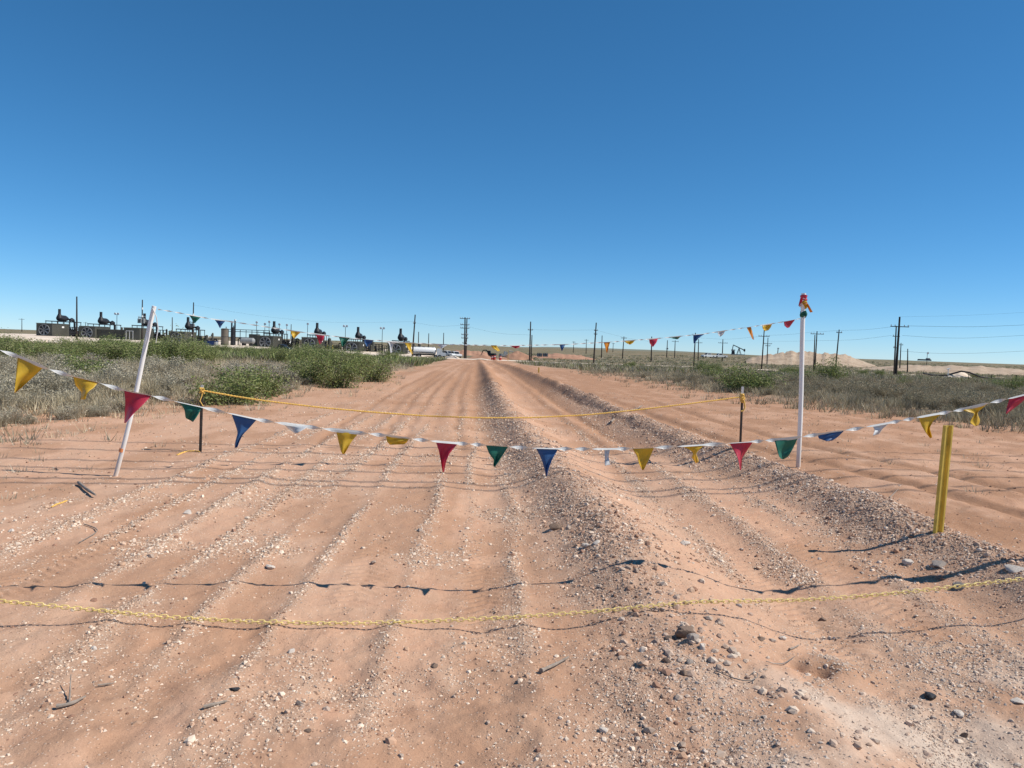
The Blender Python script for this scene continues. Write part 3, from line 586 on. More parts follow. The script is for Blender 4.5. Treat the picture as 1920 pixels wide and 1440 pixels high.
pole('utility_pole', (778.5, 590), (773, 667), 203, 'tall dark pole leaning right beside the last compressor unit', r=.18, arms=[(.8, .35, 0)])
pole('utility_pole', (872, 595), (871, 673), 205, 'dark utility pole with stacked crossarms at the left end of the lane', arms=[(.97, 1.35, 0), (.82, 1.2, 0), (.74, 1.2, 0), (.58, .9, 0), (.5, .9, 0), (.38, .6, 0)], r=.2)
pole('utility_pole', (875.5, 598), (873.5, 673), 206.5, 'second dark pole standing close behind the one with stacked crossarms', r=.17)
pole('utility_pole', (995, 603), (993, 675), 206, 'bare dark pole straight ahead at the right end of the lane', arms=[(.79, .7, 0)], r=.18)
pole('utility_pole', (997.5, 628), (996, 674), 212, 'short pole touching the right side of the bare pole at the lane end', r=.14)
pole('utility_pole', (1118, 605), (1113, 679), 205, 'dark leaning pole next right of the blue pennant over the lane end', arms=[(.81, .5, 0), (.72, .45, 0)], r=.18)
for tp, bs, d, hw, lab in [((1129, 629), (1128, 664), 330, 0, 'slim pole close right of the dark leaning pole past the lane end'), ((1170, 631), (1167, 668), 310, 1.2, 'slim pole with crossarm under the yellow pennant right of the lane end'),
        ((1076, 640), (1075, 657), 520, 1.2, 'tiny pole on the skyline right of the blue pennant'), ((1099.5, 636), (1099, 660), 470, 1.2, 'tiny pole just left of the dark leaning pole past the lane end'), ((1150, 643), (1149, 660), 560, 1.1, 'tiny pole on the skyline below the orange pennant'),
        ((1222, 631), (1221, 677), 265, 0, 'pole behind the red pennant right of the lane end'), ((1266, 638), (1265, 668), 360, 1.6, 'slim pole with crossarm left of the blue pennant by the pumpjack'),
        ((1304, 624), (1301, 684), 215, 1.0, 'dark pole directly under the upper blue pennant near the pumpjack'), ((1310, 636), (1309, 672), 320, 1.5, 'slim pole with crossarm just right of the pole under the blue pennant'),
        ((1355.5, 636), (1354, 677), 310, 1.9, 'pole with crossarm just left of the pumpjack'), ((1433, 618), (1428, 689), 210, 1.5, 'tall pole right of the pumpjack under the last yellow pennant'),
        ((1459, 652), (1457, 683), 330, .4, 'short pole left of the straight white pole, before the mound'), ((1532, 621), (1528, 690), 205, 1.75, 'pole with a wide crossarm just right of the straight white pole'),
        ((1528, 628), (1526, 688), 209, 0, 'bare pole half hidden behind the wide crossarm pole by the white pole'), ((1573.5, 618), (1566, 696), 190, .7, 'leaning dark pole in front of the tan mound'),
        ((1702, 654), (1701.5, 700), 230, 0, 'short pale pole at far right beside the tall crossarm pole'), ((1689.5, 643), (1687, 692), 250, .6, 'short pole right behind the two tall poles at far right'),
        ((1680.5, 611), (1676.5, 700), 172, 1.6, 'second tall pole of the far right pair, slightly behind the tallest'), ((41, 597), (41, 622), 480, 1.8, 'far crossarm pole on the left skyline before the first compressor unit'),
        ((160.5, 604), (160, 622), 520, 1.4, 'tiny far pole above the second compressor unit from the left'), ((323, 595), (323, 630), 300, 0, 'short bare stack pole between the third and fourth compressor units')]:
    arms = [(.93, hw, 0)] if hw else []
    if tp[0] in (1355.5, 1433, 1310): arms = [(.83, hw, 0)]
    if tp[0] == 1680.5: arms = [(.79, .8, 0), (.56, .5, 0)]
    pole('utility_pole', tp, bs, d, lab, arms=arms, r=.16 if d < 260 else .19)
pole('utility_pole', (1440, 633), (1438, 683), 285, 'double crossarm pole close right of the tall pole by the pumpjack', arms=[(.77, 1.5, 0), (.69, .9, 0)])
pole('utility_pole', (1251.5, 638), (1250, 669), 370, 'slim pole with a transformer box left of the pumpjack', arms=[(.5, .6, 0)], extra=[(.52, 'box')], r=.2)
pole('utility_pole', (1687, 594), (1679.5, 706), 146, 'tallest dark pole at far right with a wide crossarm', arms=[(.835, 1.75, 0)], r=.2)
for k, (px, py, pb, d, lab) in enumerate([(785, 622, 664, 230, 'slim pole with a white lamp above the tanker trailer'), (804, 625, 663, 240, 'bare slim pole above the middle of the tanker trailer'), (832, 624, 662, 245, 'bare slim pole above the parked white trucks'), (546, 608, 652, 245, 'bare slim pole behind the upper yellow pennant among the compressors')]):
    pole('slim_pole', (px, py), (px-1, pb), d, lab, r=.13)
def lamp(px, py, pb, d, label, heads=2):
    p = at(px, pb, d); t = thing('flood_light', label, 'flood light', (p[0], d, Hs(p[0], d)-.2)); h = at(px, py, d)[2]-Hs(p[0], d)+.2
    MB().tube([(0, 0, 0), (0, 0, h)], [.1, .07], 7).build('mast', M['darkmetal'], t, smooth=True)
    for s in ((-1, 1) if heads == 2 else (.2,)):
        hd = MB().tube([(s*.1, -.05, h-.1), (s*.45, -.1, h+.25)], .05, 6).tube([(s*.4, .2, h+.35), (s*.42, -.05, h+.3), (s*.45, -.28, h+.25)], [.16, .34, .36], 10).build('lamp_head', M['lamp'], t, smooth=True)
for px, py, pb, lab, hd in [(219, 590, 622, 'double headed flood light between the second and third compressor units', 2), (647, 613, 648, 'double headed flood light left of the second compressor unit from the right', 2), (716, 617, 655, 'double headed flood light between the last two compressor units', 2),
        (480.5, 606, 645, 'flood light at left of the row of masts above the grey tank', 1), (496, 609, 645, 'flood light with tilted lamp next left of the middle silencer', 1), (504, 605, 645, 'flood light closest left of the middle silencer', 1), (523, 610, 645, 'flood light right of the middle silencer', 1), (537, 611, 650, 'flood light at right end of the masts before the yellow pennant', 1), (576, 609, 650, 'flood light above the fourth compressor unit from the right', 1)]:
    lamp(px, py, pb, 236, lab, hd)

def compressor(cx, py, label, fan=True, door=False, rear=True, d=225.0):
    x = at(cx, py, d)[0]; z = at(cx, py, d)[2]-.05; t = thing('compressor_unit', label, 'gas compressor', (x, d, z), 0, 'row of gas compressor units on the left')
    Wd, L, Ht = 4.7, 8.4, 3.6
    mb = MB(); mb.box((0, L/2, Ht/2), (Wd, L, Ht))
    for k in range(22): mb.box((Wd/2+.025, .4+k*(L-.8)/21, Ht/2), (.05, .14, Ht-.2))
    for k in range(12): mb.box((-Wd/2-.025, .4+k*(L-.8)/11, Ht/2), (.05, .2, Ht-.2))
    mb.build('enclosure', M['panel'], t)
    MB().box((0, L/2, Ht+.09), (Wd+.3, L+.3, .16), top=.96).build('roof', M['roof'], t)
    MB().box((0, L/2+4, .1-.35), (Wd+.3, L+9, .7)).build('skid', M['darkmetal'], t)
    if fan:
        sh = MB().ring((0, -.1, Ht/2), 1.55, .11, 28, 6).build('fan_shroud', M['fan'], t, smooth=True)
        dk = MB(); n = 28; V = [(1.5*math.cos(2*math.pi*k/n), -.03, Ht/2+1.5*math.sin(2*math.pi*k/n)) for k in range(n)]+[(1.5*math.cos(2*math.pi*k/n), -.01, Ht/2+1.5*math.sin(2*math.pi*k/n)) for k in range(n)]
        dk.add(V, [tuple(range(n)), tuple(range(n, 2*n))]+[(k, (k+1) % n, n+(k+1) % n, n+k) for k in range(n)]); dk.build('fan_mesh', M['fandark'], sh)
        for k in range(7):
            a = 2*math.pi*k/7+.2; b = MB(); c, s = math.cos(a), math.sin(a); b.add([(.15*c-.1*s, -.08, Ht/2+.15*s+.1*c), (.15*c+.1*s, -.12, Ht/2+.15*s-.1*c), (1.45*c+.24*s, -.16, Ht/2+1.45*s-.24*c), (1.45*c-.24*s, -.08, Ht/2+1.45*s+.24*c),
                (.15*c-.1*s, -.05, Ht/2+.15*s+.1*c), (.15*c+.1*s, -.09, Ht/2+.15*s-.1*c), (1.45*c+.24*s, -.13, Ht/2+1.45*s-.24*c), (1.45*c-.24*s, -.05, Ht/2+1.45*s+.24*c)], [(0, 1, 2, 3), (7, 6, 5, 4), (0, 4, 5, 1), (1, 5, 6, 2), (2, 6, 7, 3), (3, 7, 4, 0)]); b.build('fan_blade', M['fan'], sh)
    if door:
        dr = MB().box((-.6, -.05, 1.35), (2.0, .1, 2.7)).build('double_door', M['panel'], t)
        f = MB(); 
        for k in (-1.6, -.6, .4): f.box((k, -.13, 1.35), (.12, .06, 2.7))
        f.box((-.6, -.13, 2.76), (2.12, .06, .12)); f.build('door_frame', M['whitepaint'], dr)
    # pipe rack, silencer with stack, exhaust pipe
    rk = MB(); zt = Ht+.85
    for yy in (3.2, 6.2, 9.3, 12.5, 15.6):
        for xx in (-1.5, 1.9): rk.tube([(xx, yy, 0 if yy > L else Ht), (xx, yy, zt)], .1, 6)
        rk.tube([(-1.6, yy, zt), (2.0, yy, zt)], .1, 6)
    for xx in (-1.5, 1.9): rk.tube([(xx, 3.0, zt), (xx, 15.8, zt)], .13, 6)
    rk.build('pipe_rack', M['darkmetal'], t)
    zs = zt+.98; sb = MB().tube([(.4, 5.9, zs), (.4, 6.05, zs), (.4, 6.5, zs), (.4, 7.2, zs), (.4, 9.6, zs), (.4, 10.8, zs-.1), (.4, 11.3, zs-.15)], [.3, .6, .86, .95, .9, .55, .35], 16).build('silencer', M['darkmetal'], t, smooth=True)
    MB().tube([(.4, 6.8, zs+.6), (.4, 6.8, zs+1.0), (.4, 6.8, zs+1.3), (.4, 6.8, zs+2.75)], [.75, .55, .4, .38], 12).build('exhaust_stack', M['darkmetal'], t, smooth=True)
    MB().tube([(.4, 11.2, zs-.15), (.4, 13.6, zs-.3), (.5, 14.3, zs-.6), (.6, 14.4, zs-1.4), (.6, 14.4, .8)], .27, 10).tube([(1.3, 10.6, zt-.05), (1.3, 11.0, zt+.55), (1.3, 11.7, zt+.75), (1.3, 12.4, zt+.55), (1.3, 12.7, zt-.05)], [.1, .5, .55, .5, .1], 10).build('exhaust_pipe', M['darkmetal'], t, smooth=True)
    if rear:
        e = MB().box((0, 12.4, 1.25), (2.4, 5.6, 1.9), bev=.2)
        for k in range(6): e.tube([(1.25, 10+k*.9, 1.9), (1.5, 10+k*.9, 2.3), (1.35, 10+k*.9, 2.7)], .16, 7)
        for k in range(4): e.tube([(-1.4, 10.2+k*1.3, 0), (-1.4, 10.2+k*1.3, 2.9)], .14, 7)
        e.tube([(1.7, 9, .5), (1.7, 16.4, .5)], .2, 8); e.tube([(1.9, 9.4, 1.2), (1.9, 16.8, 1.2)], .12, 8); e.build('engine', M['darkmetal'], t)
        MB().tube([(2.3, 16.2, 1.0), (2.3, 16.9, 2.4), (2.2, 17.6, 2.5)], [.32, .36, .3], 10).build('air_filter', M['lamp'], t, smooth=True)
    r = np.random.default_rng(int(cx))
    for k in range(int(r.integers(2, 4))):
        xx, yy, hh, rr = r.uniform(3.0, 6.2), r.uniform(10, 17), r.uniform(2.2, 4.0), r.uniform(.28, .55); MB().tube([(xx, yy, 0), (xx, yy, hh), (xx, yy, hh+.25)], [rr, rr, rr*.4], 10).build('scrubber_vessel', M['panel'], t, smooth=True)
    pw = MB()
    for k in range(9):
        xx = r.uniform(2.6, 7.4); yy = r.uniform(9, 18); hh = r.uniform(.8, 3.2); x2 = xx+r.uniform(-2, 2); pw.tube([(xx, yy, 0), (xx, yy, hh), (x2, yy, hh), (x2, yy, r.uniform(0, hh))], r.uniform(.07, .18), 6)
    for zz in (1.1, 2.0): pw.tube([(2.4, 18, zz), (8.2, 18, zz)], .07, 5)
    for k in range(5): pw.tube([(2.6+k*1.35, 18, 0), (2.6+k*1.35, 18, 2.0)], .06, 5)
    pw.build('pipework', M['darkmetal'], t, smooth=True)
    w = MB().box((Wd/2+.07, 5.2, 2.75), (.04, 1.1, .5)); w.build('sign_plate', M['whitepaint'], t)
    return t
for k, (px, py, lab, fan, door) in enumerate([(83, 629.5, 'leftmost gas compressor with its ribbed side in full view', True, False), (163, 635, 'second compressor unit from the left, right of the bare pole', True, False), (247, 638, 'compressor unit with a white framed double door instead of a fan', False, True),
        (331, 645, 'compressor unit half hidden by a bush behind the first green pennant', True, False), (497, 653, 'compressor unit right of the grey tank, with the black pickup beside it', True, False), (580, 656, 'compressor unit directly behind the upper red pennant', True, False), (659, 664, 'compressor unit between the upper green and blue pennants', True, False), (741, 667, 'rightmost compressor unit, beside the tall leaning pole', True, False)]):
    compressor(px, py, lab, fan, door)
p = at(208, 637, 226); t = thing('equipment_shed', 'long low ribbed shed joining the second and third compressor units', 'shed', (p[0], 226, p[2]-.1)); MB().box((0, 2, 1.5), (8.6, 4, 3.0)).build('wall', M['panel'], t); mb = MB()
for k in range(26): mb.box((-4.2+k*.336, -.03, 1.5), (.12, .06, 2.8))
mb.build('cladding_rib', M['panel'], t); MB().box((0, 2, 3.08), (8.9, 4.3, .16), top=.98).build('roof', M['roof'], t)
for k, (px, py, dd, ln, lab) in enumerate([(150, 634, 240, 7, 'dark pipe rack between the first and second compressor units'), (288, 643, 236, 8, 'dark pipe rack right of the double door compressor unit'), (372, 650, 240, 6, 'dark pipe rack left of the blue containers'), (545, 657, 240, 7, 'dark pipe rack under the upper yellow pennant'), (622, 662, 240, 6, 'dark pipe rack between the upper red and green pennants'), (700, 668, 240, 5, 'dark pipe rack behind the upper blue pennant')]):
    r = np.random.default_rng(500+k); p = at(px, py, dd); t = thing('pipe_rack', lab, 'pipe rack', (p[0], dd, p[2]-.2)); mb = MB(); hh = r.uniform(2.6, 4.2)
    for q in np.linspace(-ln/2, ln/2, int(ln)+1): mb.tube([(q, 0, 0), (q, 0, hh)], .1, 6).tube([(q, 2, 0), (q, 2, hh)], .1, 6)
    for zz in (hh, hh*.62): mb.tube([(-ln/2-.2, 0, zz), (ln/2+.2, 0, zz)], .1, 6)
    mb.build('frame', M['darkmetal'], t); pw = MB()
    for q in range(int(ln*1.6)):
        x0 = r.uniform(-ln/2, ln/2); h0 = r.uniform(1, hh); pw.tube([(x0, .6, 0), (x0, .6, h0), (x0+r.uniform(-2, 2), .6, h0), (x0+r.uniform(-2, 2), .8, r.uniform(.2, h0))], r.uniform(.1, .24), 7)
    pw.build('pipework', M['darkmetal'], t, smooth=True); x0 = r.uniform(-ln/3, ln/3); MB().box((x0, 1.2, 1.2), (r.uniform(1.4, 2.6), 1.4, 2.4), bev=.1).build('cooler_box', M['panel'], t)
def lathe_tank(name, label, cat, px, py, d, r, h, mat, group=None):
    p = at(px, py, d); t = thing(name, label, cat, (p[0], d, p[2]-.4), 0, group)
    MB().tube([(0, 0, 0), (0, 0, h+.3), (0, 0, h+.42)], [r, r, r*.6], 20).build('shell', mat, t, smooth=True)
    m2 = MB()
    for k in range(3): m2.ring((0, 0, .6+k*(h-.5)/2), r+.02, .05, 20, 5, ax=2)
    m2.build('hoop', M['darkmetal'], t); MB().tube([(r*.5, -r*.3, h+.2), (r*.5, -r*.3, h+.9)], .12, 7).build('vent', M['darkmetal'], t)
    return t
lathe_tank('storage_tank', 'brown upright storage tank left of the two dark stacks', 'storage tank', 421, 646, 220, 1.0, 4.6, M['brown'])
lathe_tank('vessel', 'dark narrow upright vessel right of the brown storage tank', 'pressure vessel', 436, 645, 226, .55, 4.9, M['darkmetal'])
for px, lab in ((434, 'thin dark stack rising behind the brown storage tank'), (440, 'thicker dark stack with white top right of the brown tank')):
    p = at(px, 646, 232); t = thing('vent_stack', lab, 'stack', (p[0], 232, p[2]-.4)); h = 7.0 if px == 434 else 7.6
    MB().tube([(0, 0, 0), (0, 0, h)], [.28, .22], 9).build('pipe', M['darkmetal'], t, smooth=True); MB().tube([(0, 0, h-.05), (0, 0, h+.35)], [.3, .3], 9).build('cap', M['lamp'], t)
p = at(464, 646, 216); t = thing('horizontal_tank', 'grey horizontal pressure tank on saddles in the middle of the plant', 'tank', (p[0], 216, p[2]-.2))
MB().tube([(-2.1, 0, 1.25), (-2.0, 0, 1.25), (-1.6, 0, 1.25), (1.6, 0, 1.25), (2.0, 0, 1.25), (2.1, 0, 1.25)], [.1, .5, .85, .85, .5, .1], 18).build('shell', M['grey'], t, smooth=True)
for s in (-1.2, 1.2): MB().box((s, 0, .25), (.4, 1.3, .7), top=.9).build('saddle', M['darkmetal'], t)
p = at(397, 652, 205); t = thing('tote_crate', 'dark blue boxy containers standing by the white rubble edge', 'container', (p[0], 205, p[2]-.2))
MB().box((-.2, 0, 1.0), (3.2, 1.6, 2.0), bev=.08).build('body', M['blue'], t); MB().box((1.2, -.1, .9), (.5, 1.7, 1.85), bev=.06).build('end_panel', M['grey'], t); MB().box((-.2, 0, 2.08), (3.3, 1.7, .14)).build('lid', M['darkmetal'], t)
p = at(455, 648, 228); t = thing('pipe_rack', 'long dark pipe rack behind the grey tank', 'pipe rack', (p[0], 230, p[2]-.2)); mb = MB()
for k in range(8): mb.tube([(-5+k*1.75, 0, 0), (-5+k*1.75, 0, 4.9)], .1, 6)
for zz in (4.9, 4.3, 2.6): mb.tube([(-5.2, 0, zz), (7.4, 0, zz)], .09, 6)
mb.build('frame', M['darkmetal'], t); m2 = MB()
for k in range(5): m2.tube([(-4.3+k*2.1, .4, .3), (-4.3+k*2.1, .4, 2.0), (-4.0+k*2.1, .4, 2.3), (-3.2+k*2.1, .4, 2.3)], .17, 8)
m2.build('pipework', M['darkmetal'], t); MB().box((2.6, .6, 1.9), (3.0, 1.4, 3.6), bev=.1).build('cooler_box', M['panel'], t)
for px, py, dd, lab in [(214, 641, 238, 'yellow steel guard frame behind the leaning white pole'), (381, 648, 238, 'yellow guard frame left of the blue containers'), (617, 657, 238, 'yellow guard frame right of the upper red pennant'), (695, 664, 236, 'yellow guard frame under the upper blue pennant')]:
    p = at(px, py, dd); t = thing('guard_frame', lab, 'guard rail', (p[0], dd, p[2]-.3)); mb = MB()
    for xx in (-1, 0, 1):
        MB().tube([(xx, 0, 0), (xx, 0, 1.6)], .11, 6).build('post', M['yellow'], t)
    for zz in (.9, 1.6): mb.tube([(-1.1, 0, zz), (1.1, 0, zz)], .1, 6)
    mb.tube([(0, .8, .2), (.2, .8, 1.5), (.9, .8, 1.9)], .25, 8); mb.build('rail', M['yellow'], t)
# caliche rubble along the pad edge
RNG = np.random.default_rng(5); P = []
for k in range(900):
    px = RNG.uniform(-40, 800); d = RNG.uniform(152, 162) if px < 330 else RNG.uniform(185, 196); x = pxat(px, d)
    if fbm(np.array([x*.12]), np.array([0.]), 46)[0] > .42: P.append((x, d, Hs(x, d)+.1))
P = np.array(P); v, f, tt = scatter(IC, P, RNG.uniform(.15, .65, len(P)), np.array([[.68, .58, .47]])*RNG.uniform(.7, 1.1, (len(P), 1))); me = mesh_np('rubble', v, f); tint_attr(me, tt); tag(link('rubble', me, M['stone']), kind='stuff', label='pale caliche rubble heaped along the front edge of the pad', cat='rubble')

def wheel(par, x, y, r, w=.24):
    wl = MB().tube([(x, y-w/2, r), (x, y-w*.4, r), (x, y+w*.4, r), (x, y+w/2, r)], [r*.86, r, r, r*.86], 16).build('wheel', M['rubber'], par, smooth=True)
    MB().tube([(x, y-w/2-.03, r), (x, y+w/2+.03, r)], r*.55, 12).build('rim', M['grey'], wl)
def pickup(px, py, d, rz, mat, label, base=None):
    p = at(px, py, d); t = thing('pickup_truck', label, 'pickup truck', (p[0], d, p[2] if base is None else base), rz)
    b = MB().prism([(-2.7, .45), (2.65, .45), (2.75, .7), (2.7, 1.05), (1.3, 1.18), (-2.75, 1.18), (-2.8, .6)], -.95, .95); b.build('body', mat, t)
    MB().prism([(-.85, 1.18), (1.35, 1.18), (.75, 1.85), (-.65, 1.88)], -.82, .82).build('cab', mat, t)
    g = MB().prism([(.86, 1.24), (1.40, 1.2), (.84, 1.80), (.72, 1.80)], -.74, .74); g.build('windscreen', M['glass'], t)
    for s in (-1, 1): MB().prism([(-.68, 1.28), (.95, 1.28), (.62, 1.76), (-.55, 1.78)], s*.81-.02, s*.81+.02).build('side_window', M['glass'], t)
    MB().box((-1.8, 0, 1.2), (1.7, 1.6, .03)).build('bed', M['black'], t)
    for s in (-1, 1):
        MB().box((2.72, s*.7, .88), (.06, .35, .2)).build('headlight', M['lamp'], t)
        for xx in (-1.75, 1.75): wheel(t, xx, s*.85, .42)
    MB().box((2.76, 0, .55), (.12, 1.9, .22)).build('bumper', M['grey'], t); return t
pickup(529, 659.5, 198, math.radians(-20), M['black'], 'black pickup truck parked in front of the middle compressor')
pickup(7, 652, 150, math.radians(12), M['black'], 'dark truck at the left frame edge on the pinkish dirt')
pickup(837, 670, 216, math.radians(-35), M['white'], 'white pickup truck parked right behind the tanker trailer')
pickup(853, 671, 222, math.radians(-60), M['white'], 'white pickup truck nearest the stacked crossarm pole')
pickup(1328, 671, 300, math.radians(200), M['white'], 'white pickup truck left of the pumpjack, left one of two')
pickup(1350, 671.5, 305, math.radians(190), M['white'], 'white pickup truck closest to the pumpjack')
# tanker trailer and tractor
p = at(797, 671, 212); t = thing('tanker_truck', 'white tanker truck parked beside the tall leaning pole', 'tanker truck', (p[0], 212, p[2]), math.radians(4))
MB().tube([(-3.5, 0, 1.95), (-3.4, 0, 1.95), (-3.2, 0, 1.95), (2.6, 0, 1.95), (2.85, 0, 1.95), (2.95, 0, 1.95)], [.2, .8, 1.0, 1.0, .8, .2], 20).build('tank', M['white'], t, smooth=True)
mb = MB()
for k in range(5): mb.tube([(-2.6+k*1.2, 0, 2.9), (-2.6+k*1.2, 0, 3.12)], .3, 10)
mb.tube([(-3, .35, 3.1), (2.4, .35, 3.1)], .04, 5); mb.build('hatch', M['grey'], t)
MB().box((-.4, 0, .85), (6.4, .9, .25)).build('chassis', M['darkmetal'], t); MB().box((-.6, -1.0, 1.5), (5.6, .06, .16)).build('side_stripe', M['darkmetal'], t)
for xx in (-2.7, -1.6, 2.9, 4.0):
    for s in (-1, 1): wheel(t, xx, s*.95, .5, .3)
cb = MB().prism([(3.2, .7), (5.6, .7), (5.6, 1.5), (4.7, 1.65), (4.45, 2.6), (3.2, 2.7)], -1.05, 1.05).build('cab', M['white'], t); MB().prism([(4.5, 1.7), (4.76, 1.68), (4.56, 2.45), (4.44, 2.5)], -.9, .9).build('windscreen', M['glass'], cb)
# earth moving equipment at the lane end
def excavator(px, py, d, rz, mat, label):
    p = at(px, py, d); t = thing('excavator', label, 'excavator', (p[0], d, p[2]), rz); t.scale = (.72, .72, .72)
    for s in (-1, 1):
        tr = MB().prism([(-1.7, .1), (-1.4, 0), (1.4, 0), (1.7, .1), (1.8, .45), (1.6, .8), (-1.6, .8), (-1.8, .45)], s*1.0-.28, s*1.0+.28).build('track', M['rubber'], t)
    MB().box((-.4, 0, 1.35), (2.9, 2.3, 1.0), bev=.2).build('house', mat, t); cbn = MB().box((.7, .6, 2.1), (1.2, 1.0, 1.5), top=.85).build('cab', mat, t); MB().box((1.32, .6, 2.2), (.04, .8, 1.0)).build('windscreen', M['glass'], cbn)
    MB().tube([(.8, -.3, 1.6), (2.2, -.3, 3.0), (3.6, -.3, 2.9)], [.28, .26, .18], 6).build('boom', mat, t); MB().tube([(3.6, -.3, 2.9), (4.2, -.3, 1.3)], [.2, .14], 6).build('dipper_arm', mat, t)
    MB().prism([(4.0, 1.3), (4.5, 1.2), (4.7, .6), (4.1, .3), (3.8, .7)], -.7, .1).build('bucket', M['darkmetal'], t); return t
excavator(921, 671, 222, math.radians(165), M['darkmetal'], 'dark excavator at the lane end under the yellow pennant')
excavator(945, 672, 226, math.radians(20), M['grey'], 'greyish excavator right of the dark one at the lane end')
for px, lab in ((923, 'red and white barrel at the lane end under the dark excavator'), (927, 'second red and white barrel, right of the first at the lane end'), (938, 'orange tinted barrel right of the two red and white barrels')):
    p = at(px, 672.5, 200); t = thing('traffic_barrel', lab, 'traffic barrel', (p[0], 200, Hs(p[0], 200)-.1)); MB().tube([(0, 0, 0), (0, 0, 1.25)], [.36, .27], 12).build('drum', M['redp'], t, smooth=True)
    for zz in (.45, .85): MB().tube([(0, 0, zz), (0, 0, zz+.18)], [.35-.06*zz, .34-.06*zz], 12).build('stripe', M['whitepaint'], t)
def small_marker(px, py0, py1, d, label):
    p = at(px, py1, d); z = Hs(p[0], d); h = at(px, py0, d)[2]-z; t = thing('marker_post', label, 'marker post', (p[0], d, z-.15)); MB().box((0, 0, h/2+.08), (.11, .03, h+.15), bev=.008).build('blade', M['marker'], t); MB().box((0, -.02, h*.75), (.09, .012, h*.2)).build('decal', M['yellow'], t)
small_marker(1010, 689, 700, 62, 'small yellow marker post standing beside the far right windrow')
small_marker(952.5, 657, 672, 198, 'thin pale yellow marker at the lane end right of the excavators')
for px, lab in ((1011.5, 'left grey mesh crate on the red dirt at the lane end'), (1022.5, 'right grey mesh crate on the red dirt at the lane end')):
    p = at(px, 668.5, 232); t = thing('mesh_crate', lab, 'crate', (p[0], 232, p[2])); MB().box((0, 0, .5), (1.35, 1.2, .9), bev=.05).build('load', M['grey'], t); fr = MB()
    for a in (-.75, 0, .75): fr.tube([(a, -.66, 0), (a, -.66, 1.05)], .05, 5)
    for zz in (.03, .55, 1.05): fr.tube([(-.75, -.66, zz), (.75, -.66, zz)], .05, 5)
    fr.build('frame', M['darkmetal'], t)
def mound(name, px, py, d, rx, ry, h, mat, label, seed):
    p = at(px, py, d); V = []; n, mrow = 40, 14
    for j in range(mrow+1):
        r = j/mrow
        for i in range(n):
            a = 2*math.pi*i/n; q = (.85+.3*rn(math.cos(a)*2+5, math.sin(a)*2+5, seed)); hh = h*(1-r**1.4)*(.75+.5*rn(r*3*math.cos(a)+9, r*3*math.sin(a)+9, seed+1)); V.append((rx*q*r*math.cos(a), ry*q*r*math.sin(a), hh-.25*r))
    k = np.arange((mrow+1)*n).reshape(mrow+1, n); F = np.stack([k[:-1], np.roll(k[:-1], -1, 1), np.roll(k[1:], -1, 1), k[1:]], -1).reshape(-1, 4)
    o = link(name, mesh_np(name, V, F, True), mat, None, (p[0], d, Hs(p[0], d))); return tag(o, label, 'dirt pile')
mound('dirt_pile', 970, 671, 224, 5.2, 4, 2.5, M['reddirt'], 'large red dirt pile right of the excavators at the lane end', 31)
mound('dirt_pile', 905, 671, 214, 4.4, 3, 1.1, M['reddirt'], 'low red dirt pile right of the stacked crossarm pole', 33)
mound('dirt_pile', 940, 672, 209, 3.2, 2, .9, M['reddirt'], 'small red dirt heap in front of the excavators', 35)
mound('dirt_pile', 848, 673, 206, 2.6, 2, .8, M['caliche'], 'pale grey heap in front of the white pickup trucks', 37)
mound('dirt_pile', 1797, 703, 150, 3.4, 2.5, 1.3, M['caliche'], 'pale heap under the black pipe in the right scrub', 39)
# pumpjack
p = at(1383, 664.5, 300); t = thing('pumpjack', 'dark pumpjack with raised horse head on the right skyline', 'pumpjack', (p[0], 300, p[2]-.2), math.radians(0)); t.scale = (.74, .74, .74)
MB().box((.2, 0, .2), (7.0, 2.0, .4)).build('base', M['grey'], t)
mb = MB()
for s in (-1, 1): mb.tube([(-.3, s*.9, .4), (.6, s*.15, 3.6)], .13, 6); mb.tube([(1.6, s*.9, .4), (.6, s*.15, 3.6)], .13, 6)
mb.tube([(.1, -.5, 2.0), (.1, .5, 2.0)], .08, 6); mb.build('samson_post', M['darkmetal'], t)
mb = MB(); mb.prism([(-2.6, 5.0), (-2.5, 5.35), (3.2, 2.95), (3.1, 2.5)], -.2, .2); mb.build('walking_beam', M['darkmetal'], t)
MB().prism([(2.9, 2.4), (3.3, 3.2), (3.75, 3.35), (3.95, 2.6), (3.8, 1.9), (3.5, 1.75)], -.22, .22).build('horse_head', M['darkmetal'], t)
MB().tube([(3.7, 0, 1.9), (3.55, 0, .3)], .05, 6).build('bridle', M['darkmetal'], t)
MB().tube([(-2.5, .35, 5.1), (-2.9, .35, 2.6)], .1, 6).tube([(-2.5, -.35, 5.1), (-2.9, -.35, 2.6)], .1, 6).build('pitman_arm', M['darkmetal'], t)
MB().box((-2.4, 0, 1.2), (1.6, 1.2, 1.7), top=.8).build('gearbox', M['darkmetal'], t); MB().prism([(-3.2, 1.9), (-1.6, 2.2), (-1.5, 2.7), (-3.3, 2.8)], -.7, .7).build('counterweight', M['grey'], t)
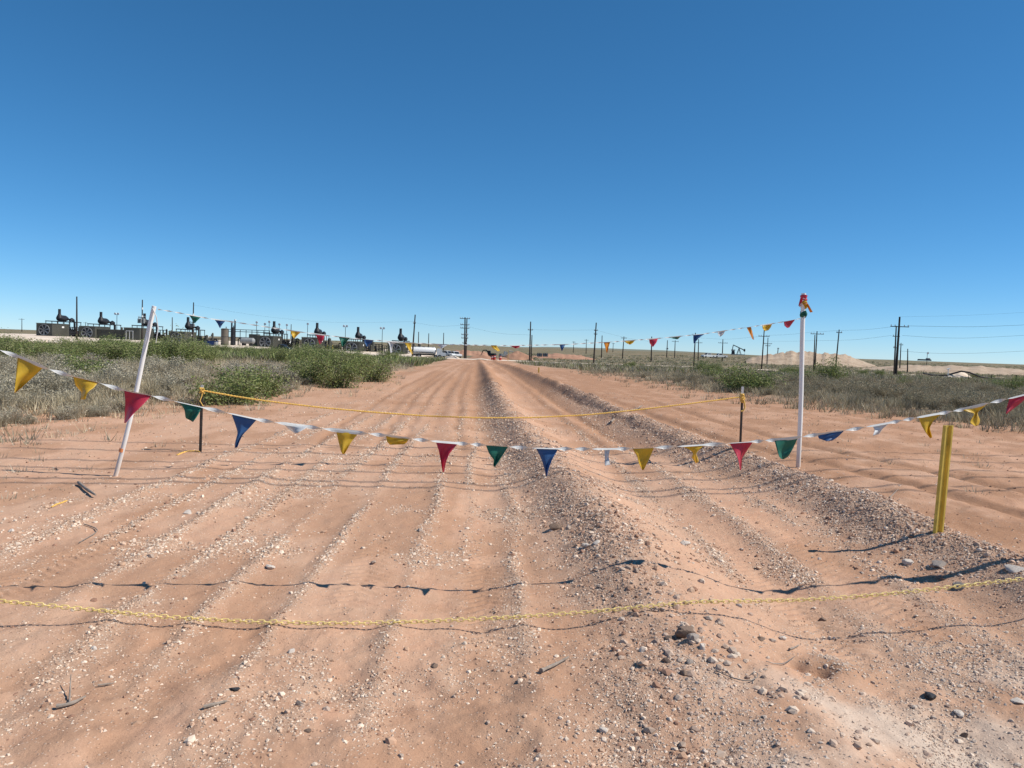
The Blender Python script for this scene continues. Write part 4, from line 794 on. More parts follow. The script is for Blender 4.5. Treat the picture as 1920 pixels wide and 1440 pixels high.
# right side: pipe over heap, lamp on the bank, fence
p = at(1775, 701, 150); t = thing('black_pipe', 'black pipe bending over a pale heap in the right scrub', 'pipe', (p[0], 150, Hs(p[0], 150)))
MB().tube([(-4.5, 0, .75), (-2.5, 0, .45), (0, 0, .55), (2.0, -1.4, 1.45), (3.3, -1.9, 1.25), (5.4, -2.2, .45), (8.5, -2.4, .2)], .16, 8).build('hose', M['plastic'], t, smooth=True); MB().tube([(.1, -.3, 0), (.1, -.3, 1.8)], .08, 7).tube([(-.2, -.3, 1.75), (.45, -.3, 1.9)], .1, 7).build('valve_post', M['lamp'], t)
lamp(1738, 663.5, 676, 262, 'small lamp mast standing on the pale bank at far right', 1)
p = at(1716, 675, 268); t = thing('low_skid', 'low dark equipment skid on top of the pale bank left of the lamp mast', 'equipment skid', (p[0], 262, at(1716, 674.5, 262)[2]-.4)); MB().box((0, 0, .45), (4.2, 1.5, .5), top=.9).build('body', M['darkmetal'], t); MB().box((1.2, 0, .9), (1.0, 1.2, .4), bev=.1).build('hood', M['grey'], t)
for k, (px, py, pb, lab) in enumerate([(1904, 704, 722, 'dark wooden fence post near the right frame edge'), (1858, 702, 716, 'thin fence post left of the dark wooden one'), (1815, 703, 714, 'thin fence post below the black pipe in the right scrub'), (1919, 706, 724, 'fence post cut by the right frame edge')]):
    d = 75 if k in (0, 3) else 90; p = at(px, pb, d); z = Hs(p[0], d); h = max(1.1, at(px, py, d)[2]-z); t = thing('fence_post', lab, 'fence post', (p[0], d, z-.2)); MB().tube([(0, 0, 0), (.02, 0, h+.2)], [.07, .06] if k in (0, 3) else [.035, .03], 7).build('stake', M['pole'], t); MB().tube([(.02, -.08, h*.8), (.02, .08, h*.8)], .02, 6).build('staple', M['wire'], t)
# overhead conductors between the poles
def cable(pts, label, r=.022, name='power_line', group=None):
    P = [np.array(q, float) for q in pts]; out = []
    for a in range(len(P)-1):
        for s in np.linspace(0, 1, 13)[:-1]: out.append(P[a]*(1-s)+P[a+1]*s)
    out.append(P[-1]); n = len(out); base = out[0]
    # smooth the corners left by the measured points
    O = np.array(out)
    for _ in range(20): O[1:-1] = O[1:-1]*.5+(O[:-2]+O[2:])*.25
    o = MB().tube(O-base, r, 4).build(name, M['wire'], None, base); return tag(o, label, 'power line', group)
cable([at(1701, 611, 146), at(1817, 613.3, 146), at(1920, 609.6, 146), at(2100, 598, 146)], 'highest dark power line running right from the tallest pole crossarm', .028)
cable([at(1692, 629, 146), at(1750, 633, 146), at(1810, 634.5, 146), at(1920, 629, 146), at(2100, 616, 146)], 'middle power line running right from the tallest pole')
cable([at(1686, 658, 146), at(1755, 663, 146), at(1830, 662.5, 146), at(1920, 658.5, 146), at(2100, 645, 146)], 'lowest sagging power line at the right, over the pale bank')
cable([at(1687, 594, 146), at(1800, 592, 146), at(1920, 586, 146), at(2100, 574, 146)], 'faint topmost wire leaving the tip of the tallest pole', .012)
cable([at(1532, 622, 205), at(1553, 621, 198), at(1573, 619.5, 190)], 'wire between the wide crossarm pole and the leaning pole', .02)
cable([at(1573, 619.5, 190), at(1625, 618.5, 180), at(1670, 613, 172)], 'wire between the leaning pole and the far right pair', .02)
cable([at(1440, 640, 285), at(1484, 640, 240), at(1530, 638.5, 206), at(1600, 638, 180), at(1672, 629, 172)], 'lower wire strung past the straight white pole to the far right pair', .02)
cable([at(1433, 629, 210), at(1480, 627.5, 208), at(1528, 622, 205)], 'wire from the tall pole by the pumpjack to the wide crossarm pole', .02)
cable([at(1305, 633, 215), at(1365, 637, 212), at(1431, 630, 210)], 'wire sagging from the pole under the blue pennant to the tall pole', .018)
cable([at(995, 618, 206), at(1056, 619.5, 206), at(1117, 618.5, 205)], 'wire between the bare pole and the dark leaning pole at the lane end', .018)
cable([at(875, 612, 206), at(935, 626, 206), at(994, 628, 206)], 'wire sagging across the lane between its two end poles', .018)
cable([at(778, 605, 203), at(825, 613, 204), at(871, 609, 205)], 'upper wire between the leaning pole and the stacked crossarm pole', .016)
cable([at(363, 572, 198), at(480, 592, 199), at(620, 606, 201), at(777, 603, 203)], 'long faint wire above the compressor units', .014)
cable([at(1118, 619, 205), at(1170, 633, 240), at(1222, 641, 265)], 'wire falling from the dark leaning pole to the pole behind the red pennant', .016)

# ------------------------------------------------------------------ barrier in front: poles, strings, ropes, chain
def smooth_path(pts, n):
    P = np.array(pts, float); t = np.concatenate([[0], np.cumsum(np.linalg.norm(np.diff(P, axis=0), axis=1))]); q = np.linspace(0, t[-1], n)
    O = np.stack([np.interp(q, t, P[:, k]) for k in range(P.shape[1])], -1)
    for _ in range(max(1, n//40)): O[1:-1] = O[1:-1]*.5+(O[:-2]+O[2:])*.25
    return O
def pennant(parent, org, L, R, depth, mat, label=None, seed=0, amp=.012, name='pennant', back=.004):
    """cloth between a left and a right edge measured on the photo, top to bottom, with wind folds in depth"""
    r = np.random.default_rng(seed); nv, nu = 20, 13; L = smooth_path(L, nv) if len(L) > 1 else np.repeat(np.array(L, float), nv, 0); R = smooth_path(R, nv); V = []; ph = r.uniform(0, 6); k1 = r.uniform(3.5, 6); tilt = r.uniform(-.34, .36)
    for j in range(nv):
        v = j/(nv-1)
        for i in range(nu):
            u = i/(nu-1); p = L[j]*(1-u)+R[j]*u; d = depth(p[0]) + back + amp*v**.7*(math.sin(k1*u+ph+2.2*v)+.5*math.sin(9*v+ph*2+3*u)) + tilt*v*.6*(u-.3) + amp*.7*v*(abs(math.sin(4.3*(u+.6*v)+ph))-.5)
            V.append(at(p[0], p[1], d)-org)
    V = np.array(V); k = np.arange(nv*nu).reshape(nv, nu); F = np.stack([k[:-1, :-1], k[:-1, 1:], k[1:, 1:], k[1:, :-1]], -1).reshape(-1, 4)
    me = mesh_np(name, V, F, True); o = link(name, me, mat, parent)
    s = o.modifiers.new('thickness', 'SOLIDIFY'); s.thickness = .0012; s.offset = 0
    if label: o['label'] = label
    return o
def twisted_tape(parent, name, pts, width, mat, seed, flat=()):
    """a flat plastic tape that twists as it runs; pts (n,3)"""
    r = np.random.default_rng(seed); n = len(pts); V = []; seg = np.concatenate([[0], np.cumsum(np.linalg.norm(np.diff(pts, axis=0), axis=1))]); a = 0; angs = []
    rate = 22*(.6+.8*np.interp(np.arange(n), np.linspace(0, n, 30), r.random(30)))
    for i in range(n):
        f = min([1.0]+[abs(seg[i]-c)/.11 for c in flat]); a += (seg[i]-seg[i-1] if i else 0)*rate[i]*min(1, max(.0, f-.55)*2.2); angs.append(a)
    for i in range(n):
        t = pts[min(i+1, n-1)]-pts[max(i-1, 0)]; t /= np.linalg.norm(t); u = np.array([0, 0, 1.])-t*t[2]; u /= np.linalg.norm(u); w = np.cross(t, u); d = u*math.cos(angs[i])+w*math.sin(angs[i]); e = np.cross(t, d); wd = width*(.75+.25*abs(math.cos(angs[i])))*.5
        V += [pts[i]+d*wd, pts[i]+e*.0016, pts[i]-d*wd, pts[i]-e*.0016]
    F = []
    for i in range(n-1):
        for k in range(4): F.append((4*i+k, 4*i+(k+1) % 4, 4*i+4+(k+1) % 4, 4*i+4+k))
    return link(name, mesh_np(name, np.array(V), np.array(F), False), mat, parent)
def string(name, label, path, depth, pens, width, seed, npts):
    P = smooth_path(path, npts); W3 = np.array([at(x, y, depth(x)) for x, y in P]); org = W3[0].copy(); t = thing(name, label, 'pennant string', org)
    seg = np.concatenate([[0], np.cumsum(np.linalg.norm(np.diff(W3, axis=0), axis=1))]); flat = [float(np.interp((pn[1][0][0]+pn[2][0][0])/2, P[:, 0], seg)) for pn in pens]
    twisted_tape(t, 'cord', W3-org, width, M['tape'], seed, flat)
    for k, (c, L, R, lab) in enumerate(pens):
        # hang the cloth from the cord itself
        dl = np.interp(L[0][0], P[:, 0], P[:, 1])-L[0][1]; dr = np.interp(R[0][0], P[:, 0], P[:, 1])-R[0][1]
        L2 = [(L[0][0], L[0][1]+dl)]+[tuple(q) for q in L[1:]]; R2 = [(R[0][0], R[0][1]+dr)]+[tuple(q) for q in R[1:]]
        pennant(t, org, L2, R2, depth, M['f_'+c], lab, seed*50+k, amp=.024 if width > .015 else .01)
    return t
fdep = lambda x: 5.0+.45*(x/960)
FP = [(-420, 560), (-200, 607), (0, 656), (40, 671), (85, 690), (130, 704), (180, 716), (235, 733), (285, 742), (335, 754), (385, 765), (435, 776), (490, 788), (545, 796), (600, 803), (650, 809), (710, 815), (765, 822), (820, 828), (870, 832), (930, 836), (990, 840), (1050, 841.5), (1120, 842), (1180, 841.5), (1240, 839), (1290, 836), (1370, 831), (1415, 828), (1465, 824), (1500, 820), (1550, 812), (1600, 805), (1650, 796), (1700, 787), (1740, 779), (1800, 769), (1850, 757), (1890, 748), (1930, 738), (2010, 712), (2130, 672)]
FPEN = [('blue', [(-72, 636), (-68, 660), (-55, 690)], [(-26, 648), (-38, 668), (-53, 692)], None),
 ('yellow', [(33, 672), (30, 705), (27, 737)], [(82, 687), (60, 709), (31, 735)], None),
 ('yellow', [(137, 705), (141, 722), (148, 730), (153, 735), (151, 749)], [(184, 717), (175, 728), (168, 732), (163, 738), (160, 749)], 'torn yellow pennant with a dangling tail'),
 ('red', [(233, 732), (235, 752), (234, 775), (233, 793)], [(284, 742), (268, 759), (250, 776), (236, 793)], None),
 ('green', [(337, 754), (346, 768), (348, 784), (357, 788), (361, 791)], [(378, 763), (373, 775), (368, 783), (365, 787), (362, 791)], 'green pennant torn off at its tip'),
 ('blue', [(434, 776), (441, 795), (446, 811), (441, 829), (440, 840)], [(482, 786), (467, 803), (455, 815), (448, 830), (445, 839)], None),
 ('white', [(531, 793), (540, 803), (553, 813)], [(578, 800), (566, 807), (558, 812)], 'ragged half furled white pennant'),
 ('yellow', [(630, 807), (635, 829), (640, 848), (642, 851)], [(673, 811), (659, 828), (648, 848), (645, 852)], None),
 ('yellow', [(724, 817), (725, 827), (731, 834)], [(767, 822), (763, 829), (758, 833)], 'short yellow pennant with most of its point missing'),
 ('red', [(817, 828), (823, 846), (827, 868), (830, 885)], [(859, 831), (843, 850), (836, 867), (833, 885)], None),
 ('green', [(911, 835), (916, 848), (920, 855), (926, 861), (925, 874)], [(953, 837), (943, 853), (936, 864), (931, 871), (928, 876)], 'green pennant with a notch torn out of its left edge'),
 ('blue', [(1005, 840), (1015, 860), (1021, 880), (1024, 893)], [(1047, 841), (1035, 862), (1028, 881), (1026, 893)], None),
 ('white', [(1133, 842), (1134, 858), (1134, 873)], [(1144, 842), (1141, 856), (1144, 872)], 'narrow strip left of a white pennant'),
 ('yellow', [(1186, 842), (1195, 856), (1198, 869), (1204, 881)], [(1226, 841), (1219, 857), (1212, 871), (1207, 881)], None),
 ('yellow', [(1278, 837), (1291, 842), (1300, 849), (1297, 858), (1305, 869)], [(1322, 834), (1311, 843), (1305, 850), (1309, 861), (1310, 866)], 'yellow pennant torn to a twisted shred'),
 ('red', [(1368, 831), (1376, 845), (1384, 860), (1388, 882)], [(1412, 829), (1401, 844), (1391, 860), (1390, 881)], None),
 ('green', [(1452, 826), (1457, 844), (1461, 857), (1466, 861)], [(1496, 820), (1487, 841), (1478, 856), (1470, 861)], None),
 ('blue', [(1533, 815), (1535, 822), (1549, 827)], [(1583, 809), (1570, 820), (1561, 826)], 'short blue pennant folded up by the wind'),
 ('white', [(1636, 799), (1640, 806), (1637, 817)], [(1668, 793), (1655, 804), (1648, 814)], 'crumpled thin white pennant'),
 ('yellow', [(1722, 783), (1728, 798), (1735, 810), (1744, 822)], [(1768, 775), (1750, 789), (1743, 802), (1748, 820)], 'yellow pennant blown sideways into a long point'),
 ('yellow', [(1803, 769), (1813, 772), (1828, 775), (1818, 792), (1828, 799)], [(1852, 757), (1838, 769), (1832, 774), (1838, 789), (1834, 798)], 'yellow pennant twisted into a knot above its tail'),
 ('red', [(1893, 748), (1888, 762), (1886, 775)], [(1935, 737), (1915, 755), (1888, 776)], None), ('green', [(1990, 722), (1992, 745), (2000, 770)], [(2040, 708), (2020, 738), (2003, 770)], None)]
string('pennant_string', 'front string of red, yellow, green and blue pennants sagging across the whole view', FP, fdep, FPEN, .027, 3, 900)
rdep = lambda x: 9.62+2.85*(x-296)/1204
RP = [(296, 580), (325, 584.5), (390, 597), (440, 604), (500, 613), (560, 622), (620, 630), (680, 636), (740, 641), (800, 644.5), (860, 646.5), (960, 648), (1060, 646), (1150, 641), (1240, 634), (1320, 626), (1400, 614), (1460, 605), (1500, 597.5)]
RPEN = [('green', [(354.6, 591), (360, 599), (363, 606)], [(377, 595), (371, 600), (365, 606)], None), ('blue', [(402, 599), (408, 607), (412, 615)], [(423, 601.5), (417, 608), (413, 615)], None), ('yellow', [(544, 619.5), (547, 628), (551, 634)], [(564.6, 622), (558, 628), (553, 634)], None),
 ('red', [(590.7, 626), (595, 634), (599, 645)], [(609, 628), (606, 637), (601, 645)], None), ('green', [(635, 631), (639, 641), (642, 650)], [(656, 633), (649, 642), (643.5, 650)], None), ('blue', [(682.5, 636), (684, 644), (688, 650)], [(701, 637), (695, 645), (690, 650)], None),
 ('white', [(726, 641), (731, 648), (732, 662)], [(746, 641), (736, 646), (735, 661)], 'white pennant torn to a dangling strip'), ('yellow', [(758, 642), (763, 650), (772, 664)], [(771, 643), (771, 651), (774, 664)], None), ('white', [(816, 645), (822, 649), (826, 653)], [(840, 646), (834, 650), (829, 653)], None),
 ('yellow', [(920, 647), (924, 653), (934, 659)], [(931, 647), (933, 652), (938, 657)], 'yellow pennant blown sideways over the lane end'), ('red', [(954, 648), (962, 651), (966, 653)], [(977, 648), (973, 651), (968, 653)], 'red pennant flattened by the wind'), ('blue', [(1049, 646), (1051, 652), (1053, 658)], [(1060, 646), (1057, 652), (1054, 658)], None),
 ('orange', [(1132, 642), (1135, 652), (1137.5, 662)], [(1144, 641), (1141, 651), (1138.5, 662)], None), ('yellow', [(1170, 639.5), (1174, 643), (1180, 646)], [(1190.6, 638), (1187, 643), (1182, 646)], None), ('red', [(1217, 636), (1218, 643), (1223, 650)], [(1234, 634.5), (1231, 642), (1225, 650)], None),
 ('green', [(1255, 633), (1262, 635), (1268, 636)], [(1277.6, 630), (1274, 633), (1271, 636)], None), ('blue', [(1300, 628), (1300, 636), (1300.5, 644)], [(1322, 626), (1310, 634), (1302.5, 643)], None), ('white', [(1345, 622), (1347, 628), (1350, 631)], [(1360, 620), (1356, 627), (1351, 631)], None),
 ('orange', [(1400, 614), (1405, 624), (1411, 636)], [(1408, 613), (1411, 624), (1414, 637)], 'narrow orange pennant hanging twisted'), ('yellow', [(1429, 609.5), (1430, 616), (1434, 621)], [(1448, 607), (1445, 614), (1441, 619)], None), ('red', [(1469.5, 603.6), (1471, 611), (1476, 615)], [(1491, 599.6), (1485, 607), (1480, 614)], None)]
string('pennant_string', 'rear string of small pennants strung between the two white poles', RP, rdep, RPEN, .016, 4, 700)
def pvc(top, base, d, r, label):
    a = gh(*base); d0 = a[1]; b = at(*top, d0); t = thing('white_pole', label, 'marker pole', (a[0], a[1], a[2]-.15)); v = b-a
    pts = [(0, 0, 0)]+[(v[0]*s+.012*math.sin(s*5), .01*math.sin(s*4), v[2]*s+.15) for s in np.linspace(0, 1, 10)]
    MB().tube(pts, r, 16).build('pipe', M['pvc'], t, smooth=True); return t, v, a
t, v, a = pvc((291.5, 574), (216.5, 893), 9.6, .027, 'white plastic pole leaning right, on the left of the lane')
MB().tube([(v[0]*.145, 0, v[2]*.145+.15), (v[0]*.165, 0, v[2]*.165+.15)], .03, 16).build('tape_band', M['orange'], t, smooth=True)
MB().tube([(v[0]-.02, -.03, v[2]+.12), (v[0]+.03, -.04, v[2]+.02), (v[0]+.05, -.03, v[2]-.12), (v[0]+.03, -.04, v[2]-.3)], [.008, .006, .008, .004], 6).build('tied_cord', M['tape'], t)
LP_A = a
t, v, a = pvc((1508, 550), (1496.5, 876), 12.4, .035, 'straight tall white plastic pole on the right windrow, wrapped with pennants at its tip')
def at_pole(f, dx=0, dy=0): return np.array([v[0]*f+dx, dy, v[2]*f+.15])
def wrap(f0, f1, mat, name, seed, rr=.045):
    r = np.random.default_rng(seed); pts = [at_pole(f0+(f1-f0)*k/7, r.normal(0, .008), r.normal(0, .008)) for k in range(8)]
    return MB().tube(pts, [rr*r.uniform(.85, 1.3) for _ in range(8)], 12).build(name, mat, t)
wrap(.935, .985, M['f_red'], 'wrapped_pennant', 1); wrap(.925, .95, M['f_yellow'], 'wrapped_pennant', 2, .043); wrap(.868, .895, M['f_green'], 'wrapped_pennant', 3, .047)
cp = np.array([a[0], a[1], a[2]-.15])
for c, L, R in (('red', [(1501, 557), (1499, 565), (1497, 573)], [(1506, 556), (1504, 566), (1498, 574)]), ('white', [(1500, 570), (1498, 575)], [(1504, 569), (1503, 576)]), ('orange', [(1511, 569), (1515, 578), (1519, 586)], [(1515, 569), (1520, 578), (1524, 585)]), ('green', [(1503, 585), (1500, 594)], [(1511, 588), (1514, 591)])):
    pennant(t, cp, L, R, lambda x: a[1]-.07, M['f_'+c], 'loose %s pennant end fluttering from the pole tip' % c, 77, .02, 'loose_pennant')
# poles that hold the front string and chain just outside the picture, and the lines overhead
for (tp, d, lab) in (((-420, 552), fdep(-420), 'white plastic pole holding the left end of the front pennant string'), ((2131, 662), fdep(2131), 'white plastic pole holding the right end of the front pennant string')):
    b = at(*tp, d); z = Hs(b[0], d); q = thing('white_pole', lab, 'marker pole', (b[0], d, z-.1)); MB().tube([(0, 0, 0), (.03, 0, b[2]-z+.15)], .033, 14).build('pipe', M['pvc'], q, smooth=True)
    if tp[0] > 960:
        r = np.random.default_rng(8)
        for k, cc in enumerate(('f_red', 'f_yellow', 'f_green')): MB().tube([(.03+r.normal(0, .02), r.normal(0, .02), b[2]-z+.12-k*.13-j*.03) for j in range(5)], [r.uniform(.042, .075) for _ in range(5)], 10).build('wrapped_pennant', M[cc], q)
def tpost(top, base, label, dfix=None):
    g = gh(*base) if dfix is None else np.array([at(*base, dfix)[0], dfix, Hs(at(*base, dfix)[0], dfix)]); b = at(*top, g[1]); h = b[2]-g[2]; dx = b[0]-g[0]
    t = thing('steel_post', label, 'fence post', (g[0], g[1], g[2]-.15)); f0 = .88; mb = MB()
    def tsec(z0, z1, mat, nm):
        m2 = MB(); P = []
        for z in (z0, z1):
            s = dx*(z-.15)/h; P += [(s+q, w, z) for q, w in ((-.022, -.003), (.022, -.003), (.022, .003), (.003, .003), (.003, .03), (-.003, .03), (-.003, .003), (-.022, .003))]
        m2.add(P, [tuple(range(8))[::-1], tuple(range(8, 16))]+[(k, (k+1) % 8, 8+(k+1) % 8, 8+k) for k in range(8)])
        if nm == 'shaft':
            for k in range(18): z = .3+k*(h*.8-.2)/18; m2.box((dx*(z-.15)/h, -.007, z), (.016, .01, .018))
        m2.build(nm, mat, t)
    tsec(0, .15+h*f0, M['steel'], 'shaft'); tsec(.15+h*f0, .15+h, M['whitepaint'], 'painted_tip'); return t, g, h, dx
t1, g1, h1, dx1 = tpost((379, 722), (375.5, 847), 'dark steel T-post with white tip left of the lane, yellow rope tied on')
t2, g2, h2, dx2 = tpost((1392.5, 725), (1388, 834), 'dark steel T-post with white tip right of the windrow, yellow rope knotted on', 14.6)
def rope(name, label, pts, r, mat, pitch=.07, extra=()):
    P = np.array(pts); seg = np.concatenate([[0], np.cumsum(np.linalg.norm(np.diff(P, axis=0), axis=1))]); n = max(30, int(seg[-1]/pitch*7)); q = np.linspace(0, seg[-1], n); C = np.stack([np.interp(q, seg, P[:, k]) for k in range(3)], -1); org = C[0].copy(); mb = MB()
    for s in (0, math.pi):
        T = np.gradient(C, axis=0); T /= np.linalg.norm(T, axis=1)[:, None]; u = np.cross(T, [0, 0, 1.]); u /= np.maximum(1e-6, np.linalg.norm(u, axis=1))[:, None]; w = np.cross(u, T); a = (q/pitch*2*math.pi+s)[:, None]; mb.tube(C-org+(u*np.cos(a)+w*np.sin(a))*r*.55, r*.6, 5)
    for e in extra: mb.tube([np.array(k)-org for k in e[0]], e[1], 6)
    return tag(mb.build(name, mat, None, org, smooth=True), label, 'rope')
def knot(c, r, n, seed):
    r_ = np.random.default_rng(seed); return [c+np.array([.04*math.cos(k*1.9)*r_.uniform(.7, 1.2), .04*math.sin(k*1.9)*r_.uniform(.7, 1.2)-.01, r*(k/n-.5)+r_.normal(0, .006)]) for k in range(n)]
A = at(379.5, 732, g1[1]-.03); B = at(1391.5, 744, g2[1]-.03)
RPX = smooth_path([(379.5, 732), (440, 743), (500, 752), (600, 764), (700, 773), (800, 780), (900, 783.5), (1000, 783), (1100, 778), (1200, 768), (1300, 756), (1391.5, 744)], 120); rd = np.linspace(g1[1]-.03, g2[1]-.03, 120)
rope('barrier_rope', 'yellow twisted rope sagging between the two dark steel posts', [at(x, y, d) for (x, y), d in zip(RPX, rd)], .013, M['rope'], .09,
     [(knot(A, .09, 16, 1), .009), ([A, A+[.01, -.04, -.08], A+[-.02, -.04, -.16], A+[.03, -.04, -.24]], .008), (knot(B, .12, 22, 2), .012), (knot(B+np.array([.01, 0, -.06]), .1, 14, 5), .012), ([B, B+[.03, -.05, -.1], B+[.05, -.04, -.2], B+[.02, -.05, -.26], B+[-.02, -.05, -.27]], .014)])
def onground(pxs, lift=.01): return [gh(x, y)+np.array([0, 0, lift]) for x, y in pxs]
rope('loose_rope', 'loose end of yellow rope at the foot of the left steel post', onground([(374, 848), (365, 846.5), (352, 847), (341, 850), (332, 854)]), .011, M['rope'], .09)
rope('loose_rope', 'short bit of pale yellow rope on the pebbles left of the lane', onground([(125, 940), (116, 944), (106, 947), (97, 952)]), .008, M['rope'], .07)
# chain
CP = smooth_path([(-260, 1095), (-120, 1113), (0, 1127), (150, 1141), (300, 1156), (450, 1165), (600, 1169), (700, 1168), (800, 1165), (950, 1158), (1100, 1148), (1200, 1138), (1300, 1128.5), (1400, 1127), (1500, 1125), (1600, 1119), (1700, 1110), (1800, 1099), (1920, 1085), (2060, 1065), (2250, 1035)], 400)
cdep = lambda x: 4.5+.60*x/1920
C3 = np.array([at(x, y, cdep(x)) for x, y in CP]); hz = H(C3[:, 0], C3[:, 1]); C3[:, 2] = np.maximum(C3[:, 2], hz+.018)
seg = np.concatenate([[0], np.cumsum(np.linalg.norm(np.diff(C3, axis=0), axis=1))]); pitch = .036; nl = int(seg[-1]/pitch); mb = MB(); org = C3[0].copy(); V = []; F = []
sh = []; 
for i in range(16):
    a = 2*math.pi*i/16; sh.append(((.0135 if math.cos(a) > 0 else -.0135)+.0105*math.cos(a), .0105*math.sin(a)*1.05))
for k in range(nl):
    c = np.array([np.interp((k+.5)*pitch, seg, C3[:, j]) for j in range(3)]); e = np.array([np.interp((k+.6)*pitch, seg, C3[:, j]) for j in range(3)])-c; e /= np.linalg.norm(e); u = np.cross(e, [0, 0, 1.]); u /= np.linalg.norm(u); w = np.cross(u, e)
    ang = (math.pi/2 if k % 2 else 0)+.5+.25*math.sin(k*.37); sd = u*math.cos(ang)+w*math.sin(ang); nn = np.cross(e, sd); b = len(V)
    for i in range(16):
        a = 2*math.pi*i/16; ctr = c+e*sh[i][0]+sd*sh[i][1]; out = e*math.cos(a)+sd*math.sin(a)
        for j in range(5): bb = 2*math.pi*j/5; V.append(ctr+(out*math.cos(bb)+nn*math.sin(bb))*.0031-org)
    for i in range(16):
        for j in range(5): F.append((b+i*5+j, b+((i+1) % 16)*5+j, b+((i+1) % 16)*5+(j+1) % 5, b+i*5+(j+1) % 5))
tag(link('plastic_chain', mesh_np('plastic_chain', np.array(V), np.array(F), True), M['chain'], None, org), 'yellow plastic chain sagging close above the ground across the foreground', 'chain')
# yellow flat marker post
g = gh(1758.5, 998); b = at(1779, 798, g[1]); h = b[2]-g[2]; dx = b[0]-g[0]; t = thing('marker_post', 'tall yellow fibreglass marker post leaning right on the near windrow', 'marker post', (g[0], g[1], g[2]-.15)); mb = MB(); P = []; wd = .052
sec = [(-wd, -.008), (-wd*.8, -.020), (-wd*.5, -.020), (-wd*.34, .006), (wd*.34, .006), (wd*.5, -.020), (wd*.8, -.020), (wd, -.008), (wd, .004), (wd*.6, .012), (0, .014), (-wd*.6, .012), (-wd, .004)]
for z in np.linspace(0, h+.15, 8): s = dx*(z-.15)/h; P += [(s+q, w, z) for q, w in sec]
n = len(sec); mb.add(P, [tuple(range(n))[::-1], tuple(range(7*n, 8*n))]+[(j*n+k, j*n+(k+1) % n, (j+1)*n+(k+1) % n, (j+1)*n+k) for j in range(7) for k in range(n)]); mb.build('blade', M['marker'], t, rz=math.radians(14))

# overhead lines above the frame: their shadows cross the lane
for k, (y0, z, lab) in enumerate([(8.35, 9.0, 'overhead wire above the view, nearest'), (8.9, 10.2, 'overhead wire above the view, second'), (9.7, 9.3, 'overhead wire above the view, third'), (10.55, 10.4, 'overhead wire above the view, fourth'), (7.9, 9.6, 'overhead wire above the view, fifth, closest to the chain'), (11.6, 9.8, 'overhead wire above the view, farthest')]):
    pts = [(x, y0+.1*x, z+.9*((x/45)**2)) for x in np.linspace(-45, 45, 41)]; org = np.array(pts[0]); o = MB().tube([np.array(q)-org for q in pts], .026, 6).build('power_line', M['wire'], None, org); tag(o, lab, 'power line')
for x in (-45, 45):
    t = thing('utility_pole', 'utility pole carrying the wires above the view on the ' + ('left' if x < 0 else 'right'), 'utility pole', (x, 9.3+.1*x, Hs(x, 9.3)-.5)); MB().tube([(0, 0, 0), (0, 0, 12)], [.18, .13], 10).build('shaft', M['pole'], t)
    for zz in (10.4, 11.7): MB().box((0, -.2, zz), (.15, 2.6, .15)).build('crossarm', M['arm'], t)

# ------------------------------------------------------------------ sticks, wire, rocks on the ground
def stick(label, pxs, r, mat='wood', lift=.012, name='stick', cat='stick', fork=()):
    P = np.array(onground(pxs, lift)); org = P[0].copy(); Q = smooth_path(P-org, 9); rr = [r*(.75+.5*rn(k*.9, len(label), 19))*(1-.5*k/8) for k in range(9)]; mb = MB().tube(Q, rr, 7)
    for pf in fork: F_ = np.array(onground(pf[:-1]+[pf[-1]], lift))-org; F_[-1][2] += .05; mb.tube(smooth_path(F_, 5), [r*.5, r*.45, r*.4, r*.3, r*.2], 5)
    return tag(mb.build(name, M[mat], None, org, smooth=True), label, cat)
stick('thick grey broken branch on the sand right of the leaning white pole foot', [(147, 909), (155, 916), (165, 924), (179, 933)], .022, lift=.03)
stick('thin bent dark twig left of the pebble rows', [(158, 985), (175, 990), (187, 997), (165, 1010), (148, 1022)], .006)
stick('pale split stick lying in the smooth hollow below the chain', [(1014, 1264), (1030, 1257), (1045, 1250), (1066, 1238)], .012, lift=.02)
stick('dry forked branch in the lower left foreground', [(106, 1330), (125, 1327), (140, 1322), (160, 1311)], .011, lift=.015, fork=[[(130, 1326), (131, 1305), (133, 1288)]])
stick('short grey stick half buried among pebbles in the lower left', [(382, 1330), (400, 1325), (425, 1319)], .011)
stick('dark stick lying across the far windrow under the yellow rope', [(1146, 777), (1170, 773), (1200, 768), (1203, 764)], .03, lift=.05)
stick('small pale splinter in the lower left sand', [(183, 1289), (197, 1287), (213, 1285)], .006)
stick('thin brown twig sticking up on the sandy strip beyond the windrow', [(1668, 940), (1676, 932), (1684, 923)], .007, lift=.05)
stick('short brown stick at the right of the trough below the chain', [(1480, 1221), (1490, 1217), (1498, 1213)], .008)
stick('curled grey wire loop lying in the trough at lower right', [(1342, 1260), (1360, 1270), (1385, 1280), (1408, 1283), (1422, 1274), (1424, 1263), (1414, 1260), (1407, 1268)], .0035, 'thinwire', .012, 'wire_loop', 'wire')
stick('thin curved wire on the sand right of the wire loop', [(1436, 1243), (1450, 1248), (1470, 1248), (1490, 1240)], .003, 'thinwire', .01, 'wire_piece', 'wire')
